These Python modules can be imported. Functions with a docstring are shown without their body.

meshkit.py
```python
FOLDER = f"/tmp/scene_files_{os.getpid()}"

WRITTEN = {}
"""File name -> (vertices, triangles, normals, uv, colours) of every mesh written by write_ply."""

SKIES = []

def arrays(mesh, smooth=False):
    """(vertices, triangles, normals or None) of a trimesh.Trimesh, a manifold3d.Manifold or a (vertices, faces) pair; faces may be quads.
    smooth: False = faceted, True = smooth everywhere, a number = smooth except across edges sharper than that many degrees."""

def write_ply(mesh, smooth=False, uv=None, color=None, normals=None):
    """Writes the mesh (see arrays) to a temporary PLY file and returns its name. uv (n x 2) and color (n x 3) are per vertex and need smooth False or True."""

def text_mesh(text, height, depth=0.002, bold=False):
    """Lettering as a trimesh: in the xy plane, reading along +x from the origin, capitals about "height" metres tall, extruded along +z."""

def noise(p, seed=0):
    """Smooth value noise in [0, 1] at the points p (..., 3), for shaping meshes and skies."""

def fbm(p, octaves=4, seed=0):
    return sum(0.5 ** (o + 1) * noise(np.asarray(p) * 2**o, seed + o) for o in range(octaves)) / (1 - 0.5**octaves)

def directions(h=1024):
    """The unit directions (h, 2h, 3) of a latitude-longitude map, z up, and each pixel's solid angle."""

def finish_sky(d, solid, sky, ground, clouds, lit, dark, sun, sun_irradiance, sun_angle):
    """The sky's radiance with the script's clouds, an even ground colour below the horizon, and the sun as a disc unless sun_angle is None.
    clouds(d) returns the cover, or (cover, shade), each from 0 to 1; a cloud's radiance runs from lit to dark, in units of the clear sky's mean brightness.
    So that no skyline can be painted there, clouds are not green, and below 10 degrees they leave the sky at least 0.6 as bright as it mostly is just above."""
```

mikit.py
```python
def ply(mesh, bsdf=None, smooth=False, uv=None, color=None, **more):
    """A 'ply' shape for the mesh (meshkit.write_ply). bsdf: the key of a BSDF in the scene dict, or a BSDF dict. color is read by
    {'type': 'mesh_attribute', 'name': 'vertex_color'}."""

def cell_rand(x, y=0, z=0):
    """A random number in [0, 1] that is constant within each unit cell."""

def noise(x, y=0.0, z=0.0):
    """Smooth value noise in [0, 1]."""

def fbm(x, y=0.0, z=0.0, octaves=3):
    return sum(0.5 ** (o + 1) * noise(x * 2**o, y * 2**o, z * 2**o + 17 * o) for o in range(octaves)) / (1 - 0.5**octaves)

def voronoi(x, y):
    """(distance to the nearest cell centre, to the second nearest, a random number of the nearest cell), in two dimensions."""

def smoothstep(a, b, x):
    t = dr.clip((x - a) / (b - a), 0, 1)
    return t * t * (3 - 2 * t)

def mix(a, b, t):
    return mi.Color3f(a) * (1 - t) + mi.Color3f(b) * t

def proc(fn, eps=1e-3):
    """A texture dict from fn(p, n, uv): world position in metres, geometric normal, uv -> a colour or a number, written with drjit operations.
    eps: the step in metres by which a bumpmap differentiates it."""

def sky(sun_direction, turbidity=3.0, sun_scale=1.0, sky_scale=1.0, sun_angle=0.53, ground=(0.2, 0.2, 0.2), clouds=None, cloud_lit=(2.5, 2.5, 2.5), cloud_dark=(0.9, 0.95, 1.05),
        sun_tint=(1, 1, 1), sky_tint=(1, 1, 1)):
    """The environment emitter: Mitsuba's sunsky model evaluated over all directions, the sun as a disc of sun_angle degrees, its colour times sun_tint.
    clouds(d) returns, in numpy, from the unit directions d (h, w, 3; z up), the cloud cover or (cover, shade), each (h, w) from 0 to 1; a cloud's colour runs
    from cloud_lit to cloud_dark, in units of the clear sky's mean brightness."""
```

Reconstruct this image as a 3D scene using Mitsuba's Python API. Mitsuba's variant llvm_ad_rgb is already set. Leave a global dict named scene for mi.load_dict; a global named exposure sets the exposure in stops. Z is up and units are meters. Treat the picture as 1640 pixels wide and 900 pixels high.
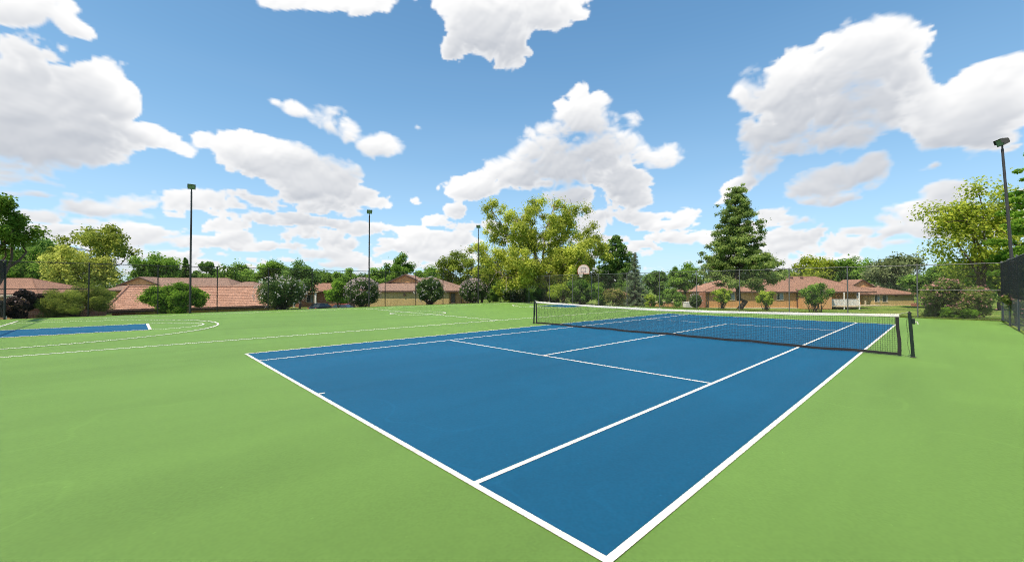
import math
import numpy as np
import trimesh
import shapely.geometry as sg
import drjit as dr
import mitsuba as mi
import mikit
import meshkit
from mikit import proc, noise, fbm, smoothstep, mix, cell_rand, voronoi

T = mi.ScalarTransform4f
scene, labels = {}, {}

# ------------------------------------------------------------------ camera, sky, exposure
CAM = np.array([6.914, -14.017, 1.723])
YAW, PITCH = 0.814254, 0.015763
fwd = np.array([-math.sin(YAW) * math.cos(PITCH), math.cos(YAW) * math.cos(PITCH), math.sin(PITCH)])
scene["camera"] = {"type": "perspective", "fov": 103.35, "fov_axis": "x", "near_clip": 0.1, "far_clip": 3000.0,
                   "to_world": T().look_at(origin=CAM.tolist(), target=(CAM + fwd).tolist(), up=[0, 0, 1])}
exposure = 2.0

# puffs of the cumulus clouds: azimuth from +y towards +x, elevation, half axes, tilt (degrees), density
BLOBS = [
    (-97.6, 24.1, 4.2, 1.5, 31, 1.15), (-94.2, 23.7, 1.5, 0.9, -14, 1.15), (-97.5, 16.9, 4.8, 3.4, 49, 1.4), (-92.8, 18.8, 3.1, 2.1, 70, 1.3),
    (-90.9, 17.6, 2.3, 1.4, 79, 1.3), (-96, 13.2, 5.8, 3.2, 21, 1.5), (-92.7, 13.2, 2.6, 2.1, 51, 1), (-98.1, 10.2, 3.1, 1.2, 14, 1),
    (-88.9, 15.6, 2.1, 1.4, 6, 1.25), (-86.3, 15.2, 2.2, 1.1, -13, 1.2), (-84.3, 16.1, 1.4, 1.1, 37, 1.2), (-82.4, 15.8, 2.1, 1.7, 45, 1),
    (-79.7, 15.3, 3.6, 2.7, 6, 1.1), (-75.8, 15, 4.5, 3.1, 2, 1.1), (-70.8, 13.5, 4.1, 3.1, 0, 1.1), (-68.6, 11.2, 5.6, 2.2, 5, 1),
    (-73.7, 12.1, 4.2, 2.3, 8, 1), (-64.5, 11.5, 2.2, 1.1, 5, 0.9), (-76.9, 21.6, 1.2, 0.5, -3, 0.8), (-74.8, 21.3, 1.9, 1, -8, 1.15),
    (-71.3, 21, 2.8, 2, -5, 1.1), (-69, 19.9, 2.1, 1.7, -4, 1), (-64.8, 18.3, 3.2, 1.8, 3, 1.1), (-85.7, 9.4, 5.3, 1.6, 8, 1),
    (-79.7, 10.3, 4, 1.7, -2, 1), (-93.5, 7.4, 2.7, 1.2, 9, 1), (-91.8, 6.7, 2.6, 1.1, 8, 0.9), (-95.9, 6.7, 1.9, 0.9, 10, 0.9),
    (-83.2, 7, 6.3, 1, 5, 0.9), (-73.7, 6.9, 5.6, 1.2, 4, 0.9), (-66.6, 7.8, 3.9, 1.2, 3, 0.9), (-78.4, 5.3, 8.3, 1, 3, 0.8),
    (-88.5, 5.6, 3.9, 0.8, 5, 0.8), (-65.4, 5.9, 4.7, 1, 2, 0.8), (-57.2, 9.3, 2.7, 0.9, 2, 0.9), (-54.6, 10.4, 1.9, 1.2, 2, 0.9),
    (-52, 8.6, 4.8, 1, 1, 0.8), (-55.4, 6.6, 6, 1, 1, 0.8), (-60.1, 11.8, 1.1, 0.7, -17, 0.8), (-58, 5.2, 5.1, 0.9, 1, 0.7),
    (-59.6, 21, 1.1, 0.6, -23, 0.7), (-74.6, 32.3, 4.9, 1, 16, 1), (-67.6, 33.5, 4.4, 1.1, 13, 1), (-78, 31.2, 1.3, 0.5, 21, 0.8),
    (-48.4, 35.4, 10.2, 2.5, 1, 1.2), (-50.7, 32.4, 5.3, 2.4, 3, 1.1), (-47.1, 30.1, 2.6, 2.4, 1, 1.1), (-55.1, 30.9, 2, 1.7, -62, 0.9),
    (-41.3, 34.3, 4, 1.8, -4, 1), (-52.4, 13.9, 4.3, 1.8, 2, 1.1), (-46.2, 15.9, 4.3, 2.6, 0, 1.1), (-41.3, 19.4, 4.3, 3.5, -5, 1.2),
    (-37, 22.8, 4.2, 3.6, -14, 1.2), (-34.2, 24.1, 2, 1.8, -53, 1), (-39.1, 16.9, 7.5, 3.4, -3, 1.2), (-33.1, 18.8, 4.4, 2.9, -8, 1.1),
    (-26.4, 17, 3.5, 1.8, -8, 1.1), (-30.9, 13.4, 4, 2.6, -6, 1.1), (-37.9, 12.8, 4.2, 2, -3, 0.9), (-34.4, 9.6, 6.3, 1.9, -2, 1),
    (-29.5, 9.2, 3.6, 1.2, -3, 0.9), (-29.8, 21.5, 1.8, 1.6, -63, 0.62), (-11.4, 22.4, 5.4, 3.6, -6, 1.2), (-5.1, 23.6, 4.5, 2.9, -20, 1.2),
    (-2.9, 24.3, 2.9, 1.7, -36, 1.1), (-16.4, 22.6, 2.6, 2.1, -58, 1), (-7.7, 19.3, 6.4, 4.1, -11, 1.2), (-12.9, 16.9, 5.4, 2.4, -14, 1.1),
    (-2.3, 20.3, 2.8, 1.9, -69, 1.1), (-14.7, 15, 2.6, 1.9, 28, 1.25), (-17.5, 12.4, 2.6, 1.1, 28, 1.1), (-18.9, 11, 1.5, 0.6, 29, 0.8),
    (-5.9, 16.1, 2.4, 1.7, 10, 1), (2.9, 16, 3.7, 3, -27, 1.35), (4.2, 16.9, 2.8, 2, -50, 1.1), (0.1, 14.2, 2.2, 1.6, 3, 1.1),
    (2.7, 13, 3.5, 1.6, -19, 1.1), (-0.6, 11.7, 1.7, 0.5, 17, 0.8), (-7.5, 11.7, 3.9, 2.4, -7, 1.3), (-9.5, 10.3, 3.3, 1.6, -10, 1.3),
    (-4.7, 12.4, 1.9, 1.6, -34, 1.3), (-2.4, 7.4, 4.5, 1.4, 7, 1), (1.1, 8.9, 2.4, 1.4, -14, 1), (-4.3, 6, 5.3, 0.9, -6, 0.9), (-14, 8.5, 2, 1, -7, 1),
    (-12.1, 6.4, 2.5, 0.9, -5, 1), (-24, 9.3, 3, 1.4, -5, 1.1), (-25.5, 6.6, 4.6, 1.1, -3, 1), (-19.6, 5.9, 3.5, 0.9, -3, 0.8),
    (-7.9, 4.5, 3.2, 0.7, -4, 0.8), (-2.9, 4.3, 2.8, 0.6, -4, 0.8), (-34.4, 5.6, 5.1, 0.9, -1, 0.8), (-29.5, 4.7, 4.8, 0.8, -1, 0.8),
    (-14.3, 4.1, 4.4, 0.7, -3, 0.8),
]


def mstep(a, b, x):
    t = np.clip((x - a) / (b - a), 0, 1)
    return t * t * (3 - 2 * t)


def cloud_field(d):
    """Cumulus: named puffs inside a field of fair-weather cloud; returns (cover, shade)."""
    az = np.degrees(np.arctan2(d[..., 0], d[..., 1])).astype(np.float32)
    el = np.degrees(np.arcsin(np.clip(d[..., 2], -1, 1))).astype(np.float32)
    up = np.stack([d[..., 0], d[..., 1], d[..., 2] * 1.25], -1)
    warp = up + 0.05 * (np.stack([meshkit.fbm(up * 14 + k * 7.3, 3, 40 + k) for k in range(3)], -1) - 0.5)
    big = meshkit.fbm(warp * 12, 5, 5)
    bil = sum(a * np.abs(2 * meshkit.noise(warp * f, 11 + i) - 1) for i, (f, a) in enumerate(((15, .42), (29, .30), (58, .18), (110, .10))))
    fine = meshkit.fbm(warp * 55, 4, 21)
    acc = np.full(az.shape, np.exp(-6.0), np.float32)
    for a0, e0, ra, rb, th, w in BLOBS:
        rows = np.abs(el[:, 0] - e0) < 1.7 * max(ra, rb)
        A, E = az[rows], el[rows]
        x = ((A - a0 + 180) % 360 - 180) * np.cos(np.radians(e0)); y = E - e0
        c, s = np.cos(np.radians(th)), np.sin(np.radians(th))
        r2 = ((x * c + y * s) / ra) ** 2 + ((y * c - x * s) / rb) ** 2
        f = w - r2
        acc[rows] += np.where(f > -1.5, np.exp(5 * np.maximum(f, -1.5)), 0)
    F = np.minimum(np.log(acc) / 5, 1.3)
    # the rest of the sky: the same kind of cumulus, from noise on a flat layer
    k = 1.0 / np.maximum(d[..., 2], 0.06)
    lay = np.stack([d[..., 0] * k * 1.5, d[..., 1] * k * 1.5, 0 * k], -1)
    G = (meshkit.fbm(lay + 3.7, 3, 77) - 0.52) * 5.0 - 3 * mstep(9, 5, el)
    seen = np.cos(np.radians(az + 46.7)) * np.cos(np.radians(el))
    G = G - 6 * mstep(0.42, 0.62, seen)
    ring = np.stack([np.cos(np.radians(az)) * 9.5, np.sin(np.radians(az)) * 9.5, el / 1.7], -1)
    low = (meshkit.fbm(ring, 3, 90) - 0.40) * 4.4 + 0.02
    low = np.where(el < 0.4, -2, low) - 3 * mstep(7.5, 12.0, el)
    F = np.maximum(np.maximum(F, G), low)
    amp = 1.0 + 0.35 * mstep(14, 5, el)
    S = amp * (2.0 * (big - 0.5) + 1.5 * (bil - 0.40))
    N = S + amp * 0.75 * (fine - 0.5)
    H = F + N + 0.06
    edge = 0.26 + 0.60 * mstep(0.45, 0.6, meshkit.fbm(d * 6, 2, 66))
    cover = mstep(0.0, 1.0, np.clip(H / edge, 0, 1)) ** 0.85
    # light: how much cloud stands above (towards the sun), plus the relief of the puffs
    dens = np.clip(F + 1.6 * (big - 0.5) * amp + 0.06, 0, 1.0)
    pad = np.concatenate([dens[:, -9:], dens, dens[:, :9]], 1).cumsum(1)
    dens = (pad[:, 17:] - np.concatenate([np.zeros((len(dens), 1)), pad[:, :-18]], 1)) / 17.0
    dens = dens[:, :az.shape[1]]
    n = 40
    run = np.cumsum(dens, 0)
    above = run.copy(); above[n:] -= run[:-n]
    shade = 1 - np.exp(-np.maximum(above - 7.0, 0) / 18.0)
    shade = shade * (0.40 + 0.60 * mstep(0.1, 0.8, H))
    Hs = np.clip(0.5 * F, -0.5, 0.7) + S
    relief = np.zeros_like(dens)
    relief[2:-2] = Hs[:-4] - Hs[4:]            # brighter where a puff turns up
    relief = relief - 0.4 * (np.roll(Hs, 2, 1) - np.roll(Hs, -2, 1))
    shade = shade * 0.8 * (0.55 + 0.45 * mstep(3, 13, el)) + np.clip(relief * 0.24, -0.20, 0.24) * mstep(0.1, 0.5, H) + 0.08
    veil = 0.46 * np.exp(-np.maximum(el, 0) / 11.0) * (0.75 + 0.5 * meshkit.fbm(ring * 0.5, 2, 31))     # thin haze of far cloud near the horizon
    both = np.maximum(cover, veil)
    shade = np.where(cover > veil, shade, 0.35)
    return both, np.clip(shade, 0, 1)


SUN = (0.0, -0.5, 1.0)
scene["sky"] = mikit.sky(SUN, turbidity=3, clouds=cloud_field, cloud_lit=(2.28, 2.27, 2.25), cloud_dark=(1.06, 1.14, 1.28), sky_tint=(0.98, 1.28, 1.22))

# ------------------------------------------------------------------ materials
def rgb(*c):
    return {"type": "rgb", "value": [float(x) for x in c]}


def diffuse(name, tex, rough=None, spec=0.4):
    scene[name] = {"type": "twosided", "b": {"type": "principled", "base_color": tex, "roughness": rough or 0.8, "specular": spec}}
    return name


def surface_paint(c, k, streak):
    """Acrylic court coating: broad patches, squeegee streaks along the court and fine grain."""
    def fn(p, n, uv):
        a = fbm(p.x * 0.35 + 5, p.y * 0.22 + k, 0.0, 3)
        b = fbm(p.x * 1.9, p.y * 0.30 + k, 3.0, 3)
        g = noise(p.x * 55, p.y * 55, k)
        s = smoothstep(0.62, 0.80, fbm(p.x * 0.9 + 9 * k, p.y * 0.9, 7.0, 4))
        w = fbm(p.x * 0.5 + 3 * k, p.y * 0.5, 11.0, 3)
        scuff = smoothstep(0.010, 0.002, dr.abs(w - 0.5)) * smoothstep(0.55, 0.7, noise(p.x * 0.8, p.y * 0.8, 5 + k))
        d1, d2, r = voronoi(p.x * 2.2, p.y * 2.2)
        speck = smoothstep(0.030, 0.012, d1) * smoothstep(0.6, 0.75, r)
        v = 1 + 0.20 * (a - 0.5) + streak * (b - 0.5) + 0.12 * (g - 0.5) + 0.05 * s + 0.07 * scuff + 0.22 * speck
        return mi.Color3f(*c) * v
    return proc(fn)


def court_bsdf(name, c, k, streak=0.16):
    scene[name] = {"type": "twosided", "b": {"type": "bumpmap", "scale": 0.0012,
                   "t": proc(lambda p, n, uv: noise(p.x * 210, p.y * 210, k) + 0.7 * noise(p.x * 95, p.y * 95, k)),
                   "b": {"type": "principled", "base_color": surface_paint(c, k, streak), "roughness": 0.62, "specular": 0.26}}}
    return name


GREEN = court_bsdf("green_coating", (0.102, 0.199, 0.042), 1.0)
BLUE = court_bsdf("blue_coating", (0.0025, 0.070, 0.150), 2.0)
LINE = diffuse("line_paint", proc(lambda p, n, uv: mi.Color3f(0.62, 0.62, 0.60) * (0.90 + 0.12 * fbm(p.x * 3, p.y * 3, 1.0, 3) - 0.06 * noise(p.x * 60, p.y * 60, 2.0) - 0.22 * smoothstep(0.56, 0.80, fbm(p.x * 4.5, p.y * 4.5, 9.0, 4)))), 0.6)


def grass_fn(p, n, uv):
    a = fbm(p.x * 0.22, p.y * 0.22, 0.0, 4)
    b = fbm(p.x * 2.3, p.y * 2.3, 4.0, 3)
    c = mix((0.050, 0.098, 0.016), (0.105, 0.148, 0.034), smoothstep(0.3, 0.7, a))
    c = c * (0.72 + 0.56 * b)
    dry = smoothstep(0.60, 0.74, fbm(p.x * 0.6 + 31, p.y * 0.6, 2.0, 3))
    c = mix(c, (0.15, 0.125, 0.065), 0.5 * dry)
    bare = smoothstep(-28.9, -28.2, p.x) * smoothstep(-27.3, -28.0, p.x)
    return mix(c, (0.16, 0.115, 0.075), 0.7 * bare)


scene["grass_soil"] = {"type": "twosided", "b": {"type": "bumpmap", "scale": 0.03, "t": proc(lambda p, n, uv: fbm(p.x * 9, p.y * 9, 0.0, 3)),
                       "b": {"type": "principled", "base_color": proc(grass_fn), "roughness": 0.95, "specular": 0.1}}}
scene["asphalt"] = {"type": "twosided", "b": {"type": "diffuse", "reflectance": proc(lambda p, n, uv: mi.Color3f(0.085, 0.083, 0.08) * (0.8 + 0.4 * fbm(p.x, p.y, 0.0, 4)))}}


def metal(name, c, rough=0.45, wear=0.25):
    diffuse(name, proc(lambda p, n, uv: mi.Color3f(*c) * (1 - wear * 0.5 + wear * fbm(p.x * 7, p.y * 7, p.z * 5, 3))), rough, 0.5)
    return name


BLACK = metal("black_vinyl", (0.018, 0.019, 0.020))
GALV = metal("galvanised_steel", (0.105, 0.11, 0.115), 0.4)
WIRE_L = metal("black_wire", (0.022, 0.024, 0.025), 0.5)
WIRE_F = metal("grey_wire", (0.11, 0.115, 0.115), 0.5)
POLE = metal("bronze_pole_paint", (0.034, 0.033, 0.033), 0.45)
HEAD = metal("lamp_housing", (0.055, 0.053, 0.05), 0.45)
SCREEN = metal("windscreen_cloth", (0.013, 0.011, 0.010), 0.9)
NETPOST = metal("net_post_paint", (0.010, 0.020, 0.016), 0.4)
CORD = metal("net_cord", (0.012, 0.012, 0.013), 0.8)
TAPE = metal("black_net_tape", (0.016, 0.016, 0.018), 0.75)
CANVAS = metal("white_net_band", (0.70, 0.69, 0.66), 0.8, 0.2)
STEEL = metal("bright_steel", (0.55, 0.55, 0.54), 0.3, 0.1)
WHITE = metal("white_paint", (0.74, 0.73, 0.70), 0.5, 0.15)
BOARD = metal("backboard_paint", (0.52, 0.45, 0.43), 0.45, 0.12)
MARK = metal("backboard_marking", (0.10, 0.08, 0.12), 0.5, 0.1)
ORANGE = metal("rim_paint", (0.45, 0.10, 0.045), 0.5)
LENS = metal("lamp_glass", (0.16, 0.24, 0.14), 0.12, 0.3)
GLASSY = metal("window_glass", (0.035, 0.05, 0.06), 0.06, 0.3)
CURTAIN = metal("window_curtain", (0.22, 0.28, 0.31), 0.5, 0.3)
TRIM = metal("cream_trim", (0.62, 0.52, 0.38), 0.6, 0.15)
BROWN = metal("brown_fascia", (0.085, 0.052, 0.040), 0.6, 0.3)
SOFFIT = metal("brown_soffit", (0.20, 0.14, 0.09), 0.7, 0.2)
DOOR = metal("brown_door", (0.11, 0.085, 0.065), 0.6, 0.2)


def wall_bsdf(name, c):
    def fn(p, n, uv):
        v = 0.86 + 0.2 * fbm(p.x * 0.7, p.y * 0.7, p.z * 0.5, 3) + 0.10 * fbm(p.x * 6, p.y * 6, p.z * 0.8, 2)
        return mi.Color3f(*c) * v
    return diffuse(name, proc(fn), 0.85, 0.25)


TAN = wall_bsdf("tan_siding", (0.52, 0.295, 0.125))
OCHRE = wall_bsdf("ochre_siding", (0.46, 0.355, 0.165))
PEACH = wall_bsdf("peach_siding", (0.56, 0.32, 0.15))


def brick_fn(p, n, uv):
    along = dr.select(dr.abs(n.x) > dr.abs(n.y), p.y, p.x)
    row = dr.floor(p.z / 0.075)
    off = 0.5 * (row - 2 * dr.floor(row / 2))
    a = along / 0.21 + off
    fa, fz = a - dr.floor(a), p.z / 0.075 - row
    mortar = (fa < 0.05) | (fz < 0.13)
    r = cell_rand(dr.floor(a), row, 3)
    c = mix((0.26, 0.095, 0.055), (0.36, 0.15, 0.085), r)
    return dr.select(mortar, mi.Color3f(0.36, 0.31, 0.26), c)


diffuse("brick", proc(brick_fn), 0.9, 0.2)


def shingle_fn(c0, c1):
    def fn(p, n, uv):
        row = dr.floor(uv.y / 0.14)
        a = uv.x / 0.30 + 0.37 * row
        r = cell_rand(dr.floor(a), row, 5)
        edge = uv.y / 0.14 - row
        c = mix(c0, c1, 0.65 * r + 0.35 * fbm(uv.x * 0.5, uv.y * 0.5, 0.0, 3))
        c = c * (0.86 + 0.22 * fbm(uv.x * 0.3, uv.y * 1.0, 5.0, 3))
        return c * dr.select(edge < 0.12, 0.86, 1.0)
    return proc(fn)


diffuse("brown_shingle", shingle_fn((0.205, 0.118, 0.085), (0.262, 0.156, 0.114)), 0.9, 0.2)
diffuse("grey_brown_shingle", shingle_fn((0.195, 0.130, 0.104), (0.245, 0.168, 0.135)), 0.9, 0.2)
diffuse("clay_tile", proc(lambda p, n, uv: mix((0.350, 0.200, 0.140), (0.410, 0.245, 0.178), cell_rand(dr.floor(uv.x), dr.floor(uv.y), 2)) * (0.82 + 0.30 * fbm(p.x * 3, p.y * 3, p.z * 3, 3))), 0.85, 0.25)


def bark(name, c):
    return diffuse(name, proc(lambda p, n, uv: mi.Color3f(*c) * (0.55 + 0.9 * fbm(p.x * 6, p.y * 6, p.z * 1.6, 3))), 0.9, 0.15)


BARK = bark("grey_brown_bark", (0.115, 0.088, 0.066))
PALEBARK = bark("pale_bark", (0.33, 0.28, 0.215))

PALETTES = {  # leaf colours from, to, translucency
    "bright": ((0.086, 0.211, 0.023), (0.23, 0.378, 0.05)),
    "mid": ((0.099, 0.213, 0.038), (0.249, 0.392, 0.074)),
    "dark": ((0.068, 0.163, 0.032), (0.198, 0.324, 0.067)),
    "darkgreen": ((0.068, 0.16, 0.041), (0.186, 0.3, 0.077)),
    "darkwhite": ((0.045, 0.101, 0.031), (0.132, 0.207, 0.062)),
    "darkpink": ((0.045, 0.099, 0.031), (0.129, 0.202, 0.062)),
    "purple": ((0.041, 0.035, 0.036), (0.112, 0.086, 0.072)),
    "pine": ((0.133, 0.206, 0.041), (0.327, 0.387, 0.085)),
    "yellow": ((0.184, 0.3, 0.037), (0.416, 0.51, 0.075)),
    "sycamore": ((0.205, 0.285, 0.042), (0.560, 0.600, 0.120)),
    "oak": ((0.095, 0.18, 0.048), (0.31, 0.4, 0.12)),
    "yellowtree": ((0.184, 0.27, 0.034), (0.426, 0.48, 0.068)),
    "bushy": ((0.136, 0.2, 0.034), (0.359, 0.41, 0.085)),
    "paleyellow": ((0.232, 0.29, 0.056), (0.514, 0.55, 0.14)),
    "spruce": ((0.116, 0.18, 0.112), (0.281, 0.36, 0.225)),
    "grey": ((0.098, 0.15, 0.056), (0.29, 0.34, 0.169)),
    "pinkbrown": ((0.106, 0.15, 0.041), (0.29, 0.3, 0.094)),
    "pinkcrape": ((0.099, 0.165, 0.04), (0.253, 0.319, 0.083)),
    "grassblade": ((0.119, 0.202, 0.03), (0.266, 0.331, 0.075)),
    "fresh": ((0.105, 0.18, 0.028), (0.3, 0.38, 0.072)),
    "shadymid": ((0.066, 0.143, 0.022), (0.209, 0.33, 0.053)),
}


def leaf_bsdf(pal):
    key = "leaf_" + pal
    if key not in scene:
        c0, c1 = PALETTES[pal]
        def fn(p, n, uv):
            c = mix(c0, c1, dr.clip(uv.x * (0.55 + 0.5 * uv.y) + 0.25 * uv.y, 0, 1))
            return c * (0.95 + 0.45 * uv.y)
        scene[key] = {"type": "principledthin", "base_color": proc(fn), "roughness": 0.55, "diff_trans": 1.0, "eta": 1.4}
    return key


PETALS = {"darkwhite": (0.62, 0.60, 0.60), "darkpink": (0.58, 0.47, 0.52), "pinkcrape": (0.48, 0.26, 0.25), "pinkbrown": (0.42, 0.235, 0.19), "purple": (0.45, 0.36, 0.37)}
for k_, c_ in PETALS.items():
    scene["petal_" + k_] = {"type": "principledthin", "base_color": proc(lambda p, n, uv, c_=c_: mi.Color3f(*c_) * (0.75 + 0.4 * uv.x)), "roughness": 0.6, "diff_trans": 0.5, "eta": 1.4}


# ------------------------------------------------------------------ helpers
taken = set()


def key_of(name, parent=None):
    full = name if parent is None else parent + "__" + name
    k, i = full, 0
    while k in taken:
        i += 1
        k = "%s_%03d" % (full, i)
    taken.add(k)
    return k


def thing(name, label, cat, group=None):
    k = key_of(name)
    labels[k] = {"label": label, "category": cat}
    if group:
        labels[k]["group"] = group
    return k


def part(parent, name, mesh, mat, smooth=False, uv=None, label=None, kind=None):
    k = key_of(name, parent)
    scene[k] = mikit.ply(mesh, mat, smooth=smooth, uv=uv)
    if label or kind:
        labels[k] = {**({"label": label} if label else {}), **({"kind": kind} if kind else {})}
    return k


def struct(name, mesh, mat, label, smooth=False, uv=None):
    k = key_of(name)
    scene[k] = mikit.ply(mesh, mat, smooth=smooth, uv=uv)
    labels[k] = {"label": label, "kind": "structure"}
    return k


def join(ms):
    return trimesh.util.concatenate(ms)


def box(x0, x1, y0, y1, z0, z1, bevel=0.0):
    if bevel:
        b = min(bevel, 0.3 * min(x1 - x0, y1 - y0, z1 - z0))
        pts = []
        for sx in (0, 1):
            for sy in (0, 1):
                for sz in (0, 1):
                    c = np.array([x1 if sx else x0, y1 if sy else y0, z1 if sz else z0])
                    d = np.array([-1 if sx else 1, -1 if sy else 1, -1 if sz else 1]) * b
                    for a in range(3):
                        e = d.copy(); e[a] = 0
                        pts.append(c + e)
        return trimesh.convex.convex_hull(np.array(pts))
    m = trimesh.creation.box((x1 - x0, y1 - y0, z1 - z0))
    m.apply_translation(((x0 + x1) / 2, (y0 + y1) / 2, (z0 + z1) / 2))
    return m


def tube_arrays(P, r, sides=6, cap=True):
    P = np.asarray(P, float)
    r = np.broadcast_to(np.asarray(r, float), (len(P),))
    t = np.gradient(P, axis=0)
    t /= np.linalg.norm(t, axis=1, keepdims=True) + 1e-12
    ref = np.array([0, 0, 1.0]) if abs(t[:, 2]).mean() < 0.8 else np.array([1.0, 0.13, 0])
    a = np.cross(t, ref); a /= np.linalg.norm(a, axis=1, keepdims=True) + 1e-12
    b = np.cross(t, a)
    g = np.arange(sides) * 2 * np.pi / sides
    v = P[:, None] + r[:, None, None] * (np.cos(g)[None, :, None] * a[:, None] + np.sin(g)[None, :, None] * b[:, None])
    i, j = np.meshgrid(np.arange(len(P) - 1), np.arange(sides), indexing="ij")
    q0, q1 = i * sides + j, i * sides + (j + 1) % sides
    f = np.concatenate([np.stack([q0, q1, q1 + sides], -1).reshape(-1, 3), np.stack([q0, q1 + sides, q0 + sides], -1).reshape(-1, 3)])
    v = v.reshape(-1, 3)
    if cap:
        n = len(v)
        v = np.vstack([v, P[0], P[-1]])
        k = np.arange(sides)
        e = (len(P) - 1) * sides
        f = np.vstack([f, np.stack([k * 0 + n, (k + 1) % sides, k], 1), np.stack([k * 0 + n + 1, k + e, (k + 1) % sides + e], 1)])
    return v, f[:, ::-1]


def tube(P, r, sides=8):
    v, f = tube_arrays(P, r, sides)
    return trimesh.Trimesh(v, f, process=False)


def bars(A, B, r, sides=3):
    """Many thin straight bars at once (no caps)."""
    A, B = np.asarray(A, float), np.asarray(B, float)
    t = B - A; t /= np.linalg.norm(t, axis=1, keepdims=True)
    ref = np.where(np.abs(t[:, 2:]) < 0.9, [0, 0, 1.0], [1.0, 0, 0])
    a = np.cross(t, ref); a /= np.linalg.norm(a, axis=1, keepdims=True)
    b = np.cross(t, a)
    g = np.arange(sides) * 2 * np.pi / sides + 0.4
    o = r * (np.cos(g)[None, :, None] * a[:, None] + np.sin(g)[None, :, None] * b[:, None])
    v = np.stack([A[:, None] + o, B[:, None] + o], 1).reshape(-1, 3)
    n = len(A)
    base = (np.arange(n) * 2 * sides)[:, None]
    j = np.arange(sides)[None]
    q0, q1 = base + j, base + (j + 1) % sides
    f = np.concatenate([np.stack([q0, q1 + sides, q1], -1).reshape(-1, 3), np.stack([q0, q0 + sides, q1 + sides], -1).reshape(-1, 3)])
    return trimesh.Trimesh(v, f, process=False)


def sheet(poly, z):
    """A flat sheet from a shapely polygon, facing up."""
    v, f = trimesh.creation.triangulate_polygon(poly, engine="earcut")
    v = np.column_stack([v, np.full(len(v), z)])
    n = np.cross(v[f[:, 1]] - v[f[:, 0]], v[f[:, 2]] - v[f[:, 0]])[:, 2]
    f = np.where((n < 0)[:, None], f[:, ::-1], f)
    return trimesh.Trimesh(v, f, process=False)


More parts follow.
